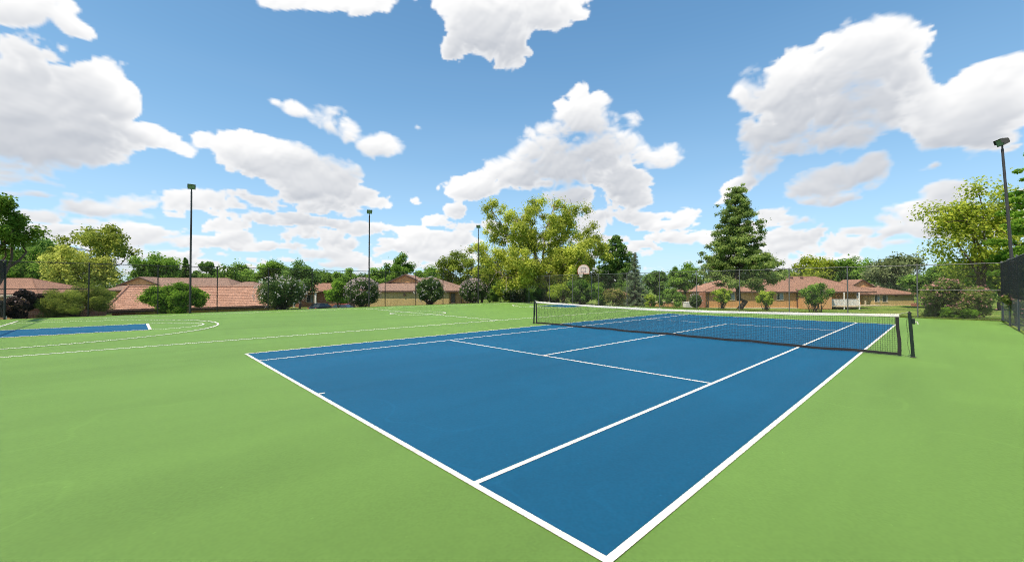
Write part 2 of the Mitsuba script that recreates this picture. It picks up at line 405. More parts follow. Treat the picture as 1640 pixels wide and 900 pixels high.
# ------------------------------------------------------------------ terrain
def terrain(x, y):
    x, y = np.asarray(x, float), np.asarray(y, float)
    west = 1.15 + 1.1 * np.maximum(mstep(8.0, -2.0, y), mstep(-42.0, -50.0, x))
    zl = -west * mstep(-28.6, -33.5, x)
    zf = -np.clip((y - 19.2) * 0.040, 0, 1.25)
    z = np.minimum(zl, zf)
    dist = np.hypot(x - CAM[0], y - CAM[1])
    roll = (meshkit.noise(np.stack([x * 0.05, y * 0.05, 0 * x], -1), 3) - 0.5) * 0.35 * mstep(26, 45, dist)
    return z + roll * mstep(0.02, 0.4, -z) - 0.035


gx = np.concatenate([[-900, -500, -300, -220, -170], np.arange(-140, -36, 2.5), np.arange(-36, -27, 0.4), np.arange(-27, 12, 2.0), np.arange(12, 60, 3.0), [80, 120, 200, 400, 900]])
gy = np.concatenate([[-900, -400, -200, -120, -80], np.arange(-60, 18, 2.0), np.arange(18, 30, 0.6), np.arange(30, 140, 2.5), [170, 220, 300, 500, 900]])
X, Y = np.meshgrid(gx, gy, indexing="ij")
V = np.stack([X, Y, terrain(X, Y)], -1).reshape(-1, 3)
ny = len(gy)
i, j = np.meshgrid(np.arange(len(gx) - 1), np.arange(ny - 1), indexing="ij")
k = (i * ny + j).ravel()
F = np.vstack([np.stack([k, k + ny, k + ny + 1], 1), np.stack([k, k + ny + 1, k + 1], 1)])
struct("ground", (V, F), "grass_soil", "grassy ground falling away beyond the courts", smooth=True)

# ------------------------------------------------------------------ the courts
SX0, SX1, SY0, SY1 = -27.78, 8.98, -19.3, 18.12
court = struct("court", box(SX0, SX1, SY0, SY1, -0.12, 0.0, 0.008), GREEN, "large green hard court slab for tennis and basketball")


def paint(name, poly, z, mat, label=None):
    part(court, name, sheet(poly, z), mat, label=label)


def strip(a, b, w):
    return sg.LineString([a, b]).buffer(w / 2, cap_style=2)


paint("playing_area", sg.box(-5.48, -11.84, 5.48, 11.84), 0.004, BLUE, "blue painted tennis playing area")
LW, HX, HY, SXL, SV = 0.060, 5.485, 11.845, 4.115, 6.42
for sy in (-1, 1):
    paint("baseline", strip((-HX, sy * (HY - 0.031)), (HX, sy * (HY - 0.031)), 0.062), 0.008, LINE)
    paint("service_line", strip((-SXL + LW, sy * SV), (SXL - LW, sy * SV), LW), 0.008, LINE)
    paint("centre_mark", strip((0, sy * (HY - 0.062)), (0, sy * (HY - 0.155)), LW), 0.008, LINE)
for sx in (-1, 1):
    paint("doubles_sideline", strip((sx * (HX - LW / 2), -HY + 0.062), (sx * (HX - LW / 2), HY - 0.062), LW), 0.008, LINE)
    paint("singles_sideline", strip((sx * (SXL - LW / 2), -HY + 0.062), (sx * (SXL - LW / 2), HY - 0.062), LW), 0.008, LINE)
paint("centre_service_line", strip((0, -SV + LW / 2), (0, SV - LW / 2), LW), 0.008, LINE)

BX, BY, BR0, BR1, KW = -17.05, 18.0, -9.0, -25.35, 1.86     # basketball court: axis, half length, sidelines, half width of the key
BW = 0.075
paint("basketball_sideline", strip((BR0, -BY - 0.1), (BR0, BY), BW), 0.004, LINE)
paint("basketball_sideline", strip((BR1, -BY - 0.1), (BR1, BY), BW), 0.004, LINE)
paint("half_court_line", strip((BR1 + BW, 0), (BR0 - BW, 0), BW), 0.004, LINE)
paint("centre_circle", sg.Point(BX, 0).buffer(1.83, 48).difference(sg.Point(BX, 0).buffer(1.83 - BW, 48)), 0.012, LINE)
for s in (-1, 1):
    fy, by = s * 13.4, s * (BY if s > 0 else BY + 0.15)
    paint("basketball_baseline", strip((BR1, by), (BR0, by), BW), 0.008, LINE)
    paint("key_area", sg.box(BX - KW, min(fy, by), BX + KW, max(fy, by)), 0.004, BLUE, "blue painted basketball key")
    for e in (-1, 1):
        paint("key_line", strip((BX + e * KW, by), (BX + e * KW, fy), BW), 0.008, LINE)
    paint("free_throw_line", strip((BX - KW - BW / 2, fy), (BX + KW + BW / 2, fy), 0.10), 0.012, LINE)
    ang = np.linspace(0, np.pi, 49)
    arc = [(BX + KW * math.cos(t), fy - s * 0.06 - s * KW * math.sin(t)) for t in ang]
    paint("free_throw_arc", sg.LineString(arc).buffer(BW / 2, cap_style=2), 0.004, LINE)
    r3, hy = 6.05, s * 17.0
    arc = [(BX + r3, by)] + [(BX + r3 * math.cos(t), hy - s * r3 * math.sin(t)) for t in ang] + [(BX - r3, by)]
    paint("three_point_line", sg.LineString(arc).buffer(BW / 2, cap_style=2), 0.016, LINE)

# ------------------------------------------------------------------ fences
def fence(label, p0, p1, n, h, steel, wire, z0=0.0, brace=(), screen=None, skip_first=False, rail=0.021):
    f = thing("chain_link_fence", label, "fence")
    p0, p1 = np.array([*p0, 0.0]), np.array([*p1, 0.0])
    u = (p1 - p0) / n
    L = np.linalg.norm(u); t = u / L
    rng = np.random.default_rng(int(abs(p0[0] * 31 + p0[1] * 7)) + n)
    for i in range(n + 1):
        if i == 0 and skip_first:
            continue
        c = p0 + u * i
        r = 0.045 if i in (0, n) else 0.032
        lean = np.array([rng.normal(0, 0.012), rng.normal(0, 0.012), 0])
        m = tube([c + [0, 0, z0 - 0.12], c + lean * 0.5 + [0, 0, 1.5], c + lean + [0, 0, h - 0.02]], r, 10)
        cap = trimesh.creation.icosphere(1, r * 1.15); cap.apply_translation(c + lean + [0, 0, h + 0.005])
        part(f, "post", join([m, cap]), steel, smooth=40)
    part(f, "top_rail", tube([p0 + u * k_ + [0, 0, h - 0.03 + 0.008 * math.sin(k_ * 2.1)] for k_ in np.linspace(0, n, 2 * n + 1)], rail, 8), steel, smooth=40)
    side = np.array([-t[1], t[0], 0]) * 0.04
    part(f, "tension_wire", tube([p0 + side + [0, 0, z0 + 0.06], p1 + side + [0, 0, z0 + 0.06]], 0.004, 4), steel)
    for b in brace:
        part(f, "brace_rail", tube([p0 + u * b + [0, 0, 0.52 * h], p0 + u * (b + 1) + [0, 0, 0.52 * h]], 0.019, 8), steel, smooth=40)
    gap = 0.078
    for i in range(n):
        a = p0 + u * i + side
        lo, hi = z0 + 0.03, h - 0.05
        s = np.arange(-(hi - lo), L, gap)
        for_a, for_b = [], []
        for sgn in (1, -1):
            s0 = s if sgn == 1 else s + (hi - lo)
            t0 = np.clip(np.where(sgn == 1, -s0, s0 - L), 0, hi - lo)
            t1 = np.clip(np.where(sgn == 1, L - s0, s0), 0, hi - lo)
            ok = t1 - t0 > 0.02
            for_a.append(a + np.outer(s0 + sgn * t0, t)[ok] + np.outer(lo + t0, [0, 0, 1])[ok])
            for_b.append(a + np.outer(s0 + sgn * t1, t)[ok] + np.outer(lo + t1, [0, 0, 1])[ok])
        part(f, "wire_mesh", bars(np.vstack(for_a), np.vstack(for_b), 0.0014, 3), wire, kind="stuff")
    if screen:
        zb, zt, i0, i1 = screen
        for i in range(i0, i1):
            a = p0 + u * i - side * 1.2
            zz = np.arange(zb, zt, 0.020)
            k_ = np.linspace(0, 1, 7)
            sag = 0.03 * np.sin(k_ * np.pi)
            P = a + np.outer(k_ * L, t)
            vs, fs = [], []
            for m_, z in enumerate(zz):
                w = 0.0172 + 0.002 * math.sin(m_ * 1.7 + i)
                off = np.outer(sag * math.sin(0.8 + m_ * 0.09 + i), [-t[1], t[0], 0])
                low_, up_ = P + off + [0, 0, z], P + off + [0, 0, z + w]
                q = len(vs) * 14
                vs.append(np.stack([low_, up_], 1).reshape(-1, 3))
                e = np.arange(6) * 2 + q
                fs.append(np.vstack([np.stack([e, e + 2, e + 3], 1), np.stack([e, e + 3, e + 1], 1)]))
            part(f, "windscreen_panel", (np.vstack(vs), np.vstack(fs)), SCREEN, kind="stuff")
    return f


FX0, FX1, FY0, FY1 = -27.62, 9.06, -18.9, 18.3
fence("black chain link fence along the long side before the round shrubs", (FX0, FY0), (FX0, FY1), 12, 3.15, BLACK, WIRE_L, brace=(0, 11))
fence("grey chain link fence behind the basketball hoop and in front of the lawn", (FX0, FY1), (FX1, FY1), 12, 3.0, GALV, WIRE_F, brace=(0, 11), skip_first=True)
fence("chain link fence hung with dark windscreen cloth beside the lawn corner", (FX1, FY1), (FX1, FY0), 12, 3.0, GALV, WIRE_F, brace=(0,), screen=(1.25, 2.93, 0, 12), skip_first=True)
fence("black chain link fence across the end behind the blue basketball key", (FX0, FY0), (FX1, FY0), 12, 3.15, BLACK, WIRE_L, brace=(0,), screen=(2.2, 3.05, 0, 1), skip_first=True, rail=0.034)

# ------------------------------------------------------------------ light poles
def light_pole(x, y, h, label, aim, lean=(0, 0), group="tall light poles round the courts"):
    p = thing("light_pole", label, "light pole", group)
    g = float(terrain(x, y))
    top = np.array([x + lean[0], y + lean[1], h])
    base = np.array([x, y, g])
    part(p, "pole", tube([base, base + (top - base) * 0.5, top - [0, 0, 0.25]], [0.068, 0.058, 0.048], 10), POLE, smooth=40)
    part(p, "base_plate", box(x - 0.15, x + 0.15, y - 0.15, y + 0.15, g - 0.05, g + 0.03, 0.01), POLE)
    part(p, "bracket", tube([top - [0, 0, 0.27], top - [0, 0, 0.02]], 0.035, 8), POLE, smooth=40)
    a = math.atan2(aim[1], aim[0])
    M = trimesh.transformations.rotation_matrix(a, [0, 0, 1]) @ trimesh.transformations.rotation_matrix(math.radians(16), [0, 1, 0])
    M[:3, :3] *= 0.84
    M[:3, 3] = top + [0, 0, 0.08]
    sec = [(-0.13, -0.15), (0.10, -0.20), (0.12, -0.19), (0.12, 0.19), (0.10, 0.20), (-0.13, 0.15), (-0.17, 0.09), (-0.17, -0.09)]
    hb = trimesh.creation.extrude_polygon(sg.Polygon(sec), 0.5, engine="earcut")     # x = aim, y -> up, extruded sideways
    hb.apply_transform(np.array([[1, 0, 0, 0], [0, 0, 1, -0.25], [0, 1, 0, 0], [0, 0, 0, 1.0]]))
    hb.fix_normals(); hb.apply_transform(M)
    hd = part(p, "lamp_head", hb, HEAD)
    fr = box(0.121, 0.126, -0.22, 0.22, -0.165, 0.165); fr.apply_transform(M)
    part(hd, "lens", fr, LENS)
    vz = join([box(0.08, 0.21, -0.252, 0.252, 0.195, 0.205), box(0.08, 0.20, -0.262, -0.252, -0.05, 0.205), box(0.08, 0.20, 0.252, 0.262, -0.05, 0.205)]); vz.apply_transform(M)
    part(hd, "visor", vz, HEAD)


light_pole(-27.32, -11.1, 8.35, "tall dark light pole nearest the blue basketball key", (1, -0.1))
light_pole(-27.32, 1.15, 8.25, "second tall dark light pole along the black fence beside the half court line", (1, -0.4))
light_pole(-27.32, 13.3, 8.2, "farthest light pole near the spreading tree", (1, -0.9))
light_pole(9.36, 16.4, 8.75, "nearest light pole rising behind the dark windscreen fence", (-1, -0.55), lean=(-0.30, 0.60))

# ------------------------------------------------------------------ basketball hoop
def hoop():
    h = thing("basketball_hoop", "pale fan shaped basketball hoop on a bent pole behind the far fence", "basketball hoop")
    x, yb, yp, zb = -16.68, 17.7, 19.05, 3.0
    g = float(terrain(x, yp))
    part(h, "pole", tube([(x, yp, g), (x, yp, 2.3), (x, yp - 0.03, 2.75), (x, yp - 0.18, 3.12), (x, yp - 0.45, 3.36), (x, yb + 0.12, 3.48)], 0.062, 12), GALV, smooth=40)
    part(h, "brace", join([tube([(x - 0.3, yb + 0.03, 3.25), (x, yp - 0.3, 3.22)], 0.018, 6), tube([(x + 0.3, yb + 0.03, 3.25), (x, yp - 0.3, 3.22)], 0.018, 6)]), GALV)
    pts = [(-0.66, 0), (0.66, 0), (0.70, 0.30)] + [(0.70 * math.cos(t), 0.34 + 0.58 * math.sin(t)) for t in np.linspace(0.05, math.pi - 0.05, 25)] + [(-0.70, 0.30)]
    poly = sg.Polygon(pts).buffer(-0.03).buffer(0.03)
    def ex(pl, d, y):
        m = trimesh.creation.extrude_polygon(pl, d, engine="earcut")
        m.apply_transform(np.array([[1, 0, 0, x], [0, 0, 1, y], [0, 1, 0, zb], [0, 0, 0, 1.0]])); m.fix_normals()
        return m
    b = part(h, "backboard", ex(poly, 0.03, yb), BOARD)
    sq = sg.box(-0.30, 0.17, 0.30, 0.62)
    part(b, "target_square", ex(sq.difference(sq.buffer(-0.045, join_style=2)), 0.004, yb - 0.005), MARK)
    part(b, "border", ex(poly.difference(poly.buffer(-0.028)), 0.004, yb - 0.005), ORANGE)
    t = np.linspace(0, 2 * np.pi, 33)
    cx, cy, cz = x, yb - 0.38, zb + 0.10
    part(h, "rim", join([tube(np.stack([cx + 0.228 * np.cos(t), cy + 0.228 * np.sin(t), 0 * t + cz], 1), 0.012, 6), box(x - 0.07, x + 0.07, yb - 0.15, yb - 0.006, cz - 0.02, cz + 0.012)]), ORANGE, smooth=40)
    A, B = [], []
    n = 12
    rr = [0.225, 0.19, 0.15, 0.125, 0.115, 0.12]
    for k_ in range(5):
        for i_ in range(n):
            for d in (0.5, -0.5):
                a0, a1 = 2 * np.pi * (i_ + 0.5 * (k_ % 2)) / n, 2 * np.pi * (i_ + 0.5 * (k_ % 2) + d) / n
                A.append((cx + rr[k_] * math.cos(a0), cy + rr[k_] * math.sin(a0), cz - 0.085 * k_))
                B.append((cx + rr[k_ + 1] * math.cos(a1), cy + rr[k_ + 1] * math.sin(a1), cz - 0.085 * (k_ + 1)))
    part(h, "net", bars(A, B, 0.005, 4), CANVAS, kind="stuff")


hoop()

# ------------------------------------------------------------------ tennis net
def net_post(x, label, crank):
    p = thing("net_post", label, "net post", "posts that hold the tennis net")
    s = -math.copysign(0.05, x)                       # the net's pull leans the post inwards
    def leaned(m):
        m.vertices[:, 0] += s * m.vertices[:, 2]
        return m
    part(p, "post", leaned(box(x - 0.033, x + 0.033, -0.033, 0.033, -0.05, 1.09, 0.012)), NETPOST)
    part(p, "cap", leaned(box(x - 0.039, x + 0.039, -0.039, 0.039, 1.085, 1.105, 0.008)), BLACK)
    part(p, "base_collar", box(x - 0.06, x + 0.06, -0.06, 0.06, 0.002, 0.016, 0.006), BLACK)
    wheel = trimesh.creation.cylinder(0.022, 0.05, sections=16)
    wheel.apply_transform(trimesh.transformations.rotation_matrix(math.pi / 2, [1, 0, 0])); wheel.apply_translation((x, 0, 1.108))
    part(p, "pulley", leaned(wheel), BLACK, smooth=30)
    if crank:
        w = part(p, "winder", leaned(box(x + 0.033, x + 0.085, -0.05, 0.04, 0.82, 0.96, 0.01)), NETPOST)
        part(w, "crank_handle", leaned(join([tube([(x + 0.08, -0.02, 0.88), (x + 0.13, -0.02, 0.88)], 0.011, 8), tube([(x + 0.125, -0.02, 0.88), (x + 0.135, -0.06, 0.82)], 0.009, 8)])), STEEL, smooth=40)


net_post(6.43, "dark square net post with the crank on it standing nearest the camera", True)
net_post(-6.42, "dark net post at the far end of the tennis net near the basketball markings", False)


def tennis_net():
    n = thing("tennis_net", "long black tennis net with white top band across the blue court", "tennis net")
    x0, x1 = -6.27, 6.19
    rng = np.random.default_rng(4)
    def ztop(x):
        a = np.abs(np.asarray(x, float)) / 6.4
        return 0.935 + 0.125 * a ** 1.6
    def belly(x, z):
        """Sideways drift of the slack net (metres)."""
        return 0.035 * np.sin(x * 1.1 + 0.6) * (1 - z) + 0.012 * np.sin(x * 3.7 + 2.0) * (1 - z) ** 2
    def zbot(x):
        return 0.052 + 0.010 * np.sin(x * 2.3 + 1.0) + 0.007 * np.sin(x * 5.1)
    step = 0.046
    xs = np.arange(x0 + step, x1 - 0.02, step)
    rows = np.linspace(0, 1, 19)
    A, B = [], []
    zt, zb = ztop(xs) - 0.02, zbot(xs) + 0.02
    for k_ in range(18):
        za, zc = zt + (zb - zt) * rows[k_], zt + (zb - zt) * rows[k_ + 1]
        A.append(np.stack([xs, belly(xs, za), za], 1)); B.append(np.stack([xs, belly(xs, zc), zc], 1))
    xe = np.append(xs, x1 - 0.03); xe = np.insert(xe, 0, x0 + 0.03)
    zt, zb = ztop(xe) - 0.02, zbot(xe) + 0.02
    for k_ in range(1, 19):
        z = zt + (zb - zt) * rows[k_]
        P = np.stack([xe, belly(xe, z), z], 1)
        A.append(P[:-1]); B.append(P[1:])
    part(n, "mesh", bars(np.vstack(A), np.vstack(B), 0.0034, 4), CORD, kind="stuff")
    xb = np.linspace(x0, x1, 90)
    def band(x, z0, z1, y, t):
        """A folded tape: thin box section swept along x."""
        ring = []
        for (dy, zz) in ((-t, z0), (t, z0), (t * 1.2, (z0 + z1) / 2), (t, z1), (-t, z1), (-t * 1.2, (z0 + z1) / 2)):
            ring.append(np.stack([x, y + dy, zz], 1))
        v = np.stack(ring, 1)
        m_ = len(x)
        vv = v.reshape(-1, 3)
        i_, j_ = np.meshgrid(np.arange(m_ - 1), np.arange(6), indexing="ij")
        q0, q1 = i_ * 6 + j_, i_ * 6 + (j_ + 1) % 6
        f = np.concatenate([np.stack([q0, q1 + 6, q1], -1).reshape(-1, 3), np.stack([q0, q0 + 6, q1 + 6], -1).reshape(-1, 3)])
        e = (m_ - 1) * 6
        ends = [[0, 1, 2], [0, 2, 3], [0, 3, 4], [0, 4, 5]]
        f = np.vstack([f, ends, (np.array(ends) + e)[:, ::-1]])
        m2 = trimesh.Trimesh(vv, f, process=False); m2.fix_normals()
        return m2
    sag = 0.006 * np.sin(xb * 2.7)
    part(n, "top_band", band(xb, ztop(xb) - 0.062 + sag, ztop(xb) + 0.004, belly(xb, 1.0), np.full(90, 0.011)), CANVAS)
    part(n, "bottom_band", band(xb, zbot(xb) - 0.034, zbot(xb) + 0.034, belly(xb, 0.04), np.full(90, 0.007)), TAPE)
    zs = np.linspace(0.02, 1, 24)
    for xe_, s in ((x0, 1), (x1, -1)):
        zz = zs * (float(ztop(xe_)) - 0.005)
        c = xe_ + s * 0.02 + 0.020 * np.sin(zs * 5.0 + 0.4) * (1 if s < 0 else 0.4)
        w = np.full(24, 0.034)
        P0 = np.stack([c - w, 0 * c + belly(xe_, zz) - 0.006, zz], 1); P1 = np.stack([c + w, 0 * c + belly(xe_, zz) - 0.006, zz], 1)
        Q0, Q1 = P0 + [0, 0.014, 0], P1 + [0, 0.014, 0]
        v = np.stack([P0, P1, Q1, Q0], 1).reshape(-1, 3)
        i_, j_ = np.meshgrid(np.arange(23), np.arange(4), indexing="ij")
        q0, q1 = i_ * 4 + j_, i_ * 4 + (j_ + 1) % 4
        f = np.concatenate([np.stack([q0, q1, q1 + 4], -1).reshape(-1, 3), np.stack([q0, q1 + 4, q0 + 4], -1).reshape(-1, 3)])
        f = np.vstack([f, [[0, 2, 1], [0, 3, 2]], [[92, 93, 94], [92, 94, 95]]])
        part(n, "side_band", trimesh.Trimesh(v, f, process=False), TAPE)
    for xe_, xp in ((x1, 6.43), (x0, -6.42)):
        part(n, "top_cable", tube([(xe_ - 0.05 * np.sign(xp), 0, float(ztop(xe_)) - 0.01), (xp - 0.055 * np.sign(xp), 0, 1.115)], 0.004, 6), STEEL)
        part(n, "bottom_rope", tube([(xe_ - 0.02 * np.sign(xp), 0, 0.06), ((xe_ + xp) / 2, 0, 0.022), (xp - 0.04 * np.sign(xp), 0, 0.05)], 0.005, 6), CORD)
    part(n, "lacing", tube([(6.335, -0.01, 1.0), (6.32, 0.0, 0.8), (6.345, 0.01, 0.55), (6.335, 0, 0.3), (6.375, 0, 0.08)], 0.004, 5), CORD)


tennis_net()
# ------------------------------------------------------------------ houses
RX, FWD = np.array([0.6865, 0.7272]), np.array([-0.7272, 0.6865])      # most houses stand turned by 46.65 degrees
HOUSE_TURN = 46.65


def frame(lat, dep, turn=HOUSE_TURN):
    o = CAM[:2] + lat * RX + dep * FWD
    return T_of(o[0], o[1], turn)


def T_of(x, y, turn):
    M = trimesh.transformations.rotation_matrix(math.radians(turn), [0, 0, 1])
    M[:2, 3] = x, y
    return M


class House:
    def __init__(self, name, label, M, cat="house"):
        self.k, self.M = thing(name, label, cat), M

    def add(self, name, mesh, mat, parent=None, uv=None, label=None, kind=None, smooth=False):
        if isinstance(mesh, tuple):
            mesh = trimesh.Trimesh(mesh[0], mesh[1], process=False)
        mesh = mesh.copy(); mesh.apply_transform(self.M)
        return part(parent or self.k, name, mesh, mat, smooth=smooth, uv=uv, label=label, kind=kind)

    def wall(self, x0, x1, y0, y1, z0, z1, mat, boards=True, step=0.30, name="wall", label=None):
        w = self.add(name, box(x0, x1, y0, y1, z0, z1), mat, label=label)
        if boards:
            ms = []
            for a in np.arange(x0, x1 - 0.05, step):
                ms.append(box(a + 0.006, min(a + step - 0.006, x1 - 0.002), y0 - 0.016, y0 - 0.001, z0 + 0.03, z1 - 0.02))
            self.add("siding_board", join(ms), mat, parent=w, kind="stuff")
        return w

    def window(self, x0, x1, z0, z1, y, sash=True, curtain=0.4):
        fr = join([box(x0 - 0.07, x1 + 0.07, y - 0.05, y - 0.001, z1, z1 + 0.07), box(x0 - 0.09, x1 + 0.09, y - 0.07, y - 0.001, z0 - 0.07, z0),
                   box(x0 - 0.07, x0, y - 0.05, y - 0.001, z0, z1), box(x1, x1 + 0.07, y - 0.05, y - 0.001, z0, z1)])
        f = self.add("window", fr, TRIM)
        xm = x0 + (x1 - x0) * (1 - curtain)
        self.add("pane", box(x0, xm - 0.015, y - 0.024, y - 0.002, z0, z1), GLASSY, parent=f)
        self.add("pane", box(xm + 0.015, x1, y - 0.024, y - 0.002, z0, z1), CURTAIN, parent=f)
        self.add("mullion", box(xm - 0.015, xm + 0.015, y - 0.034, y - 0.002, z0, z1), TRIM, parent=f)

    def hip(self, x0, x1, y0, y1, ze, zr, ia, ib, mat="brown_shingle", th=0.17, gablet=None, name="roof"):
        """Hip roof, ridge along x at the middle of y; ia, ib: how far the ridge starts inside each end (0 = gable)."""
        ym = (y0 + y1) / 2
        c = np.array([[x0, y0, ze], [x1, y0, ze], [x1, y1, ze], [x0, y1, ze], [x0 + ia, ym, zr], [x1 - ib, ym, zr]], float)
        vs, fs, uvs = [], [], []
        def face(ids, udir):
            P = c[list(ids)]
            n_ = np.cross(P[1] - P[0], P[2] - P[0]); n_ /= np.linalg.norm(n_)
            vdir = np.cross(n_, udir)
            b = len(vs)
            for p_ in P:
                vs.append(p_); uvs.append((p_ @ udir, p_ @ vdir))
            for q_ in range(1, len(P) - 1):
                fs.append((b, b + q_, b + q_ + 1))
        ex, ey = np.array([1.0, 0, 0]), np.array([0, 1.0, 0])
        face((0, 1, 5, 4), ex); face((2, 3, 4, 5), ex); face((3, 0, 4), ey); face((1, 2, 5), ey)
        r = self.add(name, (np.array(vs), np.array(fs)), mat, uv=np.array(uvs))
        e = 0.03
        rim = sg.box(x0 - e, y0 - e, x1 + e, y1 + e)
        m = trimesh.creation.extrude_polygon(rim.difference(rim.buffer(-0.10, join_style=2)), th, engine="earcut")
        m.apply_translation((0, 0, ze - th - 0.004))
        self.add("fascia", m, BROWN, parent=r)
        s = trimesh.creation.extrude_polygon(rim.buffer(-0.102, join_style=2), 0.02, engine="earcut")
        s.apply_translation((0, 0, ze - th + 0.01))
        self.add("soffit", s, SOFFIT, parent=r)
        cap = [tube([c[a], c[b]], 0.055, 6) for a, b in ((4, 5), (0, 4), (3, 4), (1, 5), (2, 5))]
        self.add("ridge_cap", join(cap), mat, parent=r, uv=np.zeros((sum(len(t_.vertices) for t_ in cap), 2)))
        return r


def gablet(h, cx, w, y, z0, z1, depth, roof="brown_shingle"):
    """A small gable facing -y standing on a hip end: triangle wall, two slopes with barge boards."""
    tri = trimesh.creation.extrude_polygon(sg.Polygon([(cx - w / 2, z0), (cx + w / 2, z0), (cx, z1)]), 0.08, engine="earcut")
    tri.apply_transform(np.array([[1, 0, 0, 0], [0, 0, -1, y + 0.3], [0, 1, 0, 0], [0, 0, 0, 1.0]])); tri.fix_normals()
    g = h.add("gable", tri, PEACH)
    for s in (-1, 1):
        a, b = np.array([cx + s * (w / 2 + 0.35), y, z0 - 0.14]), np.array([cx, y, z1 + 0.05])
        back = np.array([0, depth, 0])
        v = np.array([a, b, b + back, a + back])
        f = np.array([[0, 1, 2], [0, 2, 3]]) if s < 0 else np.array([[0, 2, 1], [0, 3, 2]])
        ln = np.linalg.norm(b - a)
        h.add("gable_slope", (v, f), roof, parent=g, uv=np.array([[0, 0], [0, ln], [depth, ln], [depth, 0]]))
        d = np.array([0, 0, 0.16])
        q = np.array([a - d, b - d, b + [0, 0, 0.01], a + [0, 0, 0.01]])
        m = trimesh.convex.convex_hull(np.vstack([q - [0, 0.045, 0], q - [0, 0.003, 0]]))
        h.add("barge_board", m, BROWN, parent=g)
    return g


# long tan house on the right, beyond the lawn (local x to the right, y away)
H = House("tan_house", "long low tan house with brown hip roof behind the pin oak", frame(0, 0))
zb = -1.33
H.wall(28.2, 41.2, 58.40, 67.2, zb, 1.02, TAN)
H.wall(41.2, 45.0, 57.0, 62.0, zb, 0.98, PEACH, step=0.4)
H.wall(45.0, 51.5, 60.6, 67.0, zb, 1.02, TAN)
H.hip(27.4, 52.2, 58.0, 68.0, 1.12, 3.40, 7.2, 5.0)
lid = H.add("porch_roof", trimesh.convex.convex_hull(np.array([[40.9, 56.85, 1.0], [45.3, 56.85, 1.0], [40.9, 56.85, 1.13], [45.3, 56.85, 1.13], [40.9, 58.8, 1.0], [45.3, 58.8, 1.0], [40.9, 58.8, 1.42], [45.3, 58.8, 1.42]])), BROWN)
H.window(38.2, 39.05, -0.05, 0.92, 58.384, curtain=0.55)
H.window(31.2, 32.05, -0.05, 0.92, 58.384, curtain=0.5)
H.add("base_board", box(28.2, 41.19, 58.30, 58.38, zb - 0.1, zb + 0.16), TRIM)
H.add("pillar", box(26.95, 27.6, 57.7, 58.4, zb - 0.3, 1.0, 0.02), "brick", label="brick pillar at the near end of the house")
H.add("front_door", box(46.6, 47.5, 60.54, 60.62, zb + 0.35, 0.85), DOOR)
pf = H.add("porch_floor", box(45.02, 49.6, 57.6, 60.59, zb + 0.28, zb + 0.42), TRIM)
for px in (45.3, 47.3, 49.45):
    H.add("porch_post", box(px - 0.06, px + 0.06, 57.62, 57.74, zb - 0.3, 1.0), WHITE, parent=pf)
H.add("railing", join([box(45.4, 49.4, 57.64, 57.70, zb + 1.28, zb + 1.36), box(45.4, 49.4, 57.64, 57.70, zb + 0.50, zb + 0.56)]), WHITE, parent=pf)
for a in np.arange(45.5, 49.35, 0.11):
    H.add("baluster", box(a, a + 0.062, 57.65, 57.69, zb + 0.56, zb + 1.28), WHITE, parent=pf)

for a in (38.4, 39.9, 41.4, 43.0, 44.6):
    H.add("roof_vent", box(a - 0.16, a + 0.16, 62.1, 62.5, 3.0, 3.30, 0.03), BROWN)
H.add("downpipe", box(28.22, 28.30, 58.28, 58.38, -1.3, 0.95), BROWN)
H.add("downpipe", box(41.02, 41.10, 58.28, 58.38, -1.3, 0.95), BROWN)

# gabled house further right
H = House("gabled_house", "tan house with a front gable and a low yellow wing far right of the lawn", frame(0, 0))
H.wall(54.4, 58.9, 66.3, 74.0, zb, 1.22, TAN)
H.wall(57.2, 64.0, 64.5, 72.0, zb, 0.56, OCHRE, step=0.35)
H.hip(50.0, 60.2, 66.0, 76.0, 1.30, 2.85, 1.5, 4.0)
gablet(H, 58.0, 4.4, 66.9, 1.68, 3.0, 4.0)
H.hip(56.6, 64.9, 64.2, 72.8, 0.66, 2.35, 0.8, 6.4, name="wing_roof")
H.window(55.9, 56.9, -0.1, 0.9, 66.284, curtain=0.5)
H.window(57.75, 58.5, -0.55, 0.42, 64.484, curtain=0.45)
H.window(58.95, 59.75, -0.55, 0.42, 64.484, curtain=0.2)
H.add("base_board", box(57.2, 63.99, 64.40, 64.475, zb - 0.02, zb + 0.20), TRIM)
H.add("deck", box(54.4, 58.0, 63.9, 64.38, zb + 0.12, zb + 0.30), TRIM)
H.add("deck_post", box(55.6, 55.75, 63.75, 63.88, zb - 0.2, zb + 1.0), TRIM)
H.add("pillar", box(61.6, 62.35, 62.0, 62.6, zb - 0.5, zb + 0.62, 0.02), "brick", label="short brick pier at the wing's corner")
H.add("vent_lamp", box(61.0, 61.35, 64.38, 64.478, 0.28, 0.42, 0.02), BROWN)

# pale far roof behind the gabled house
H = House("far_house", "pale pink roofed house peeping out behind the gabled house", frame(0, 0))
H.wall(84.0, 93.0, 95.0, 102.0, -1.4, 1.0, PEACH, boards=False)
H.hip(83.3, 93.7, 94.3, 102.7, 1.1, 2.65, 4.0, 4.0, mat="grey_brown_shingle")

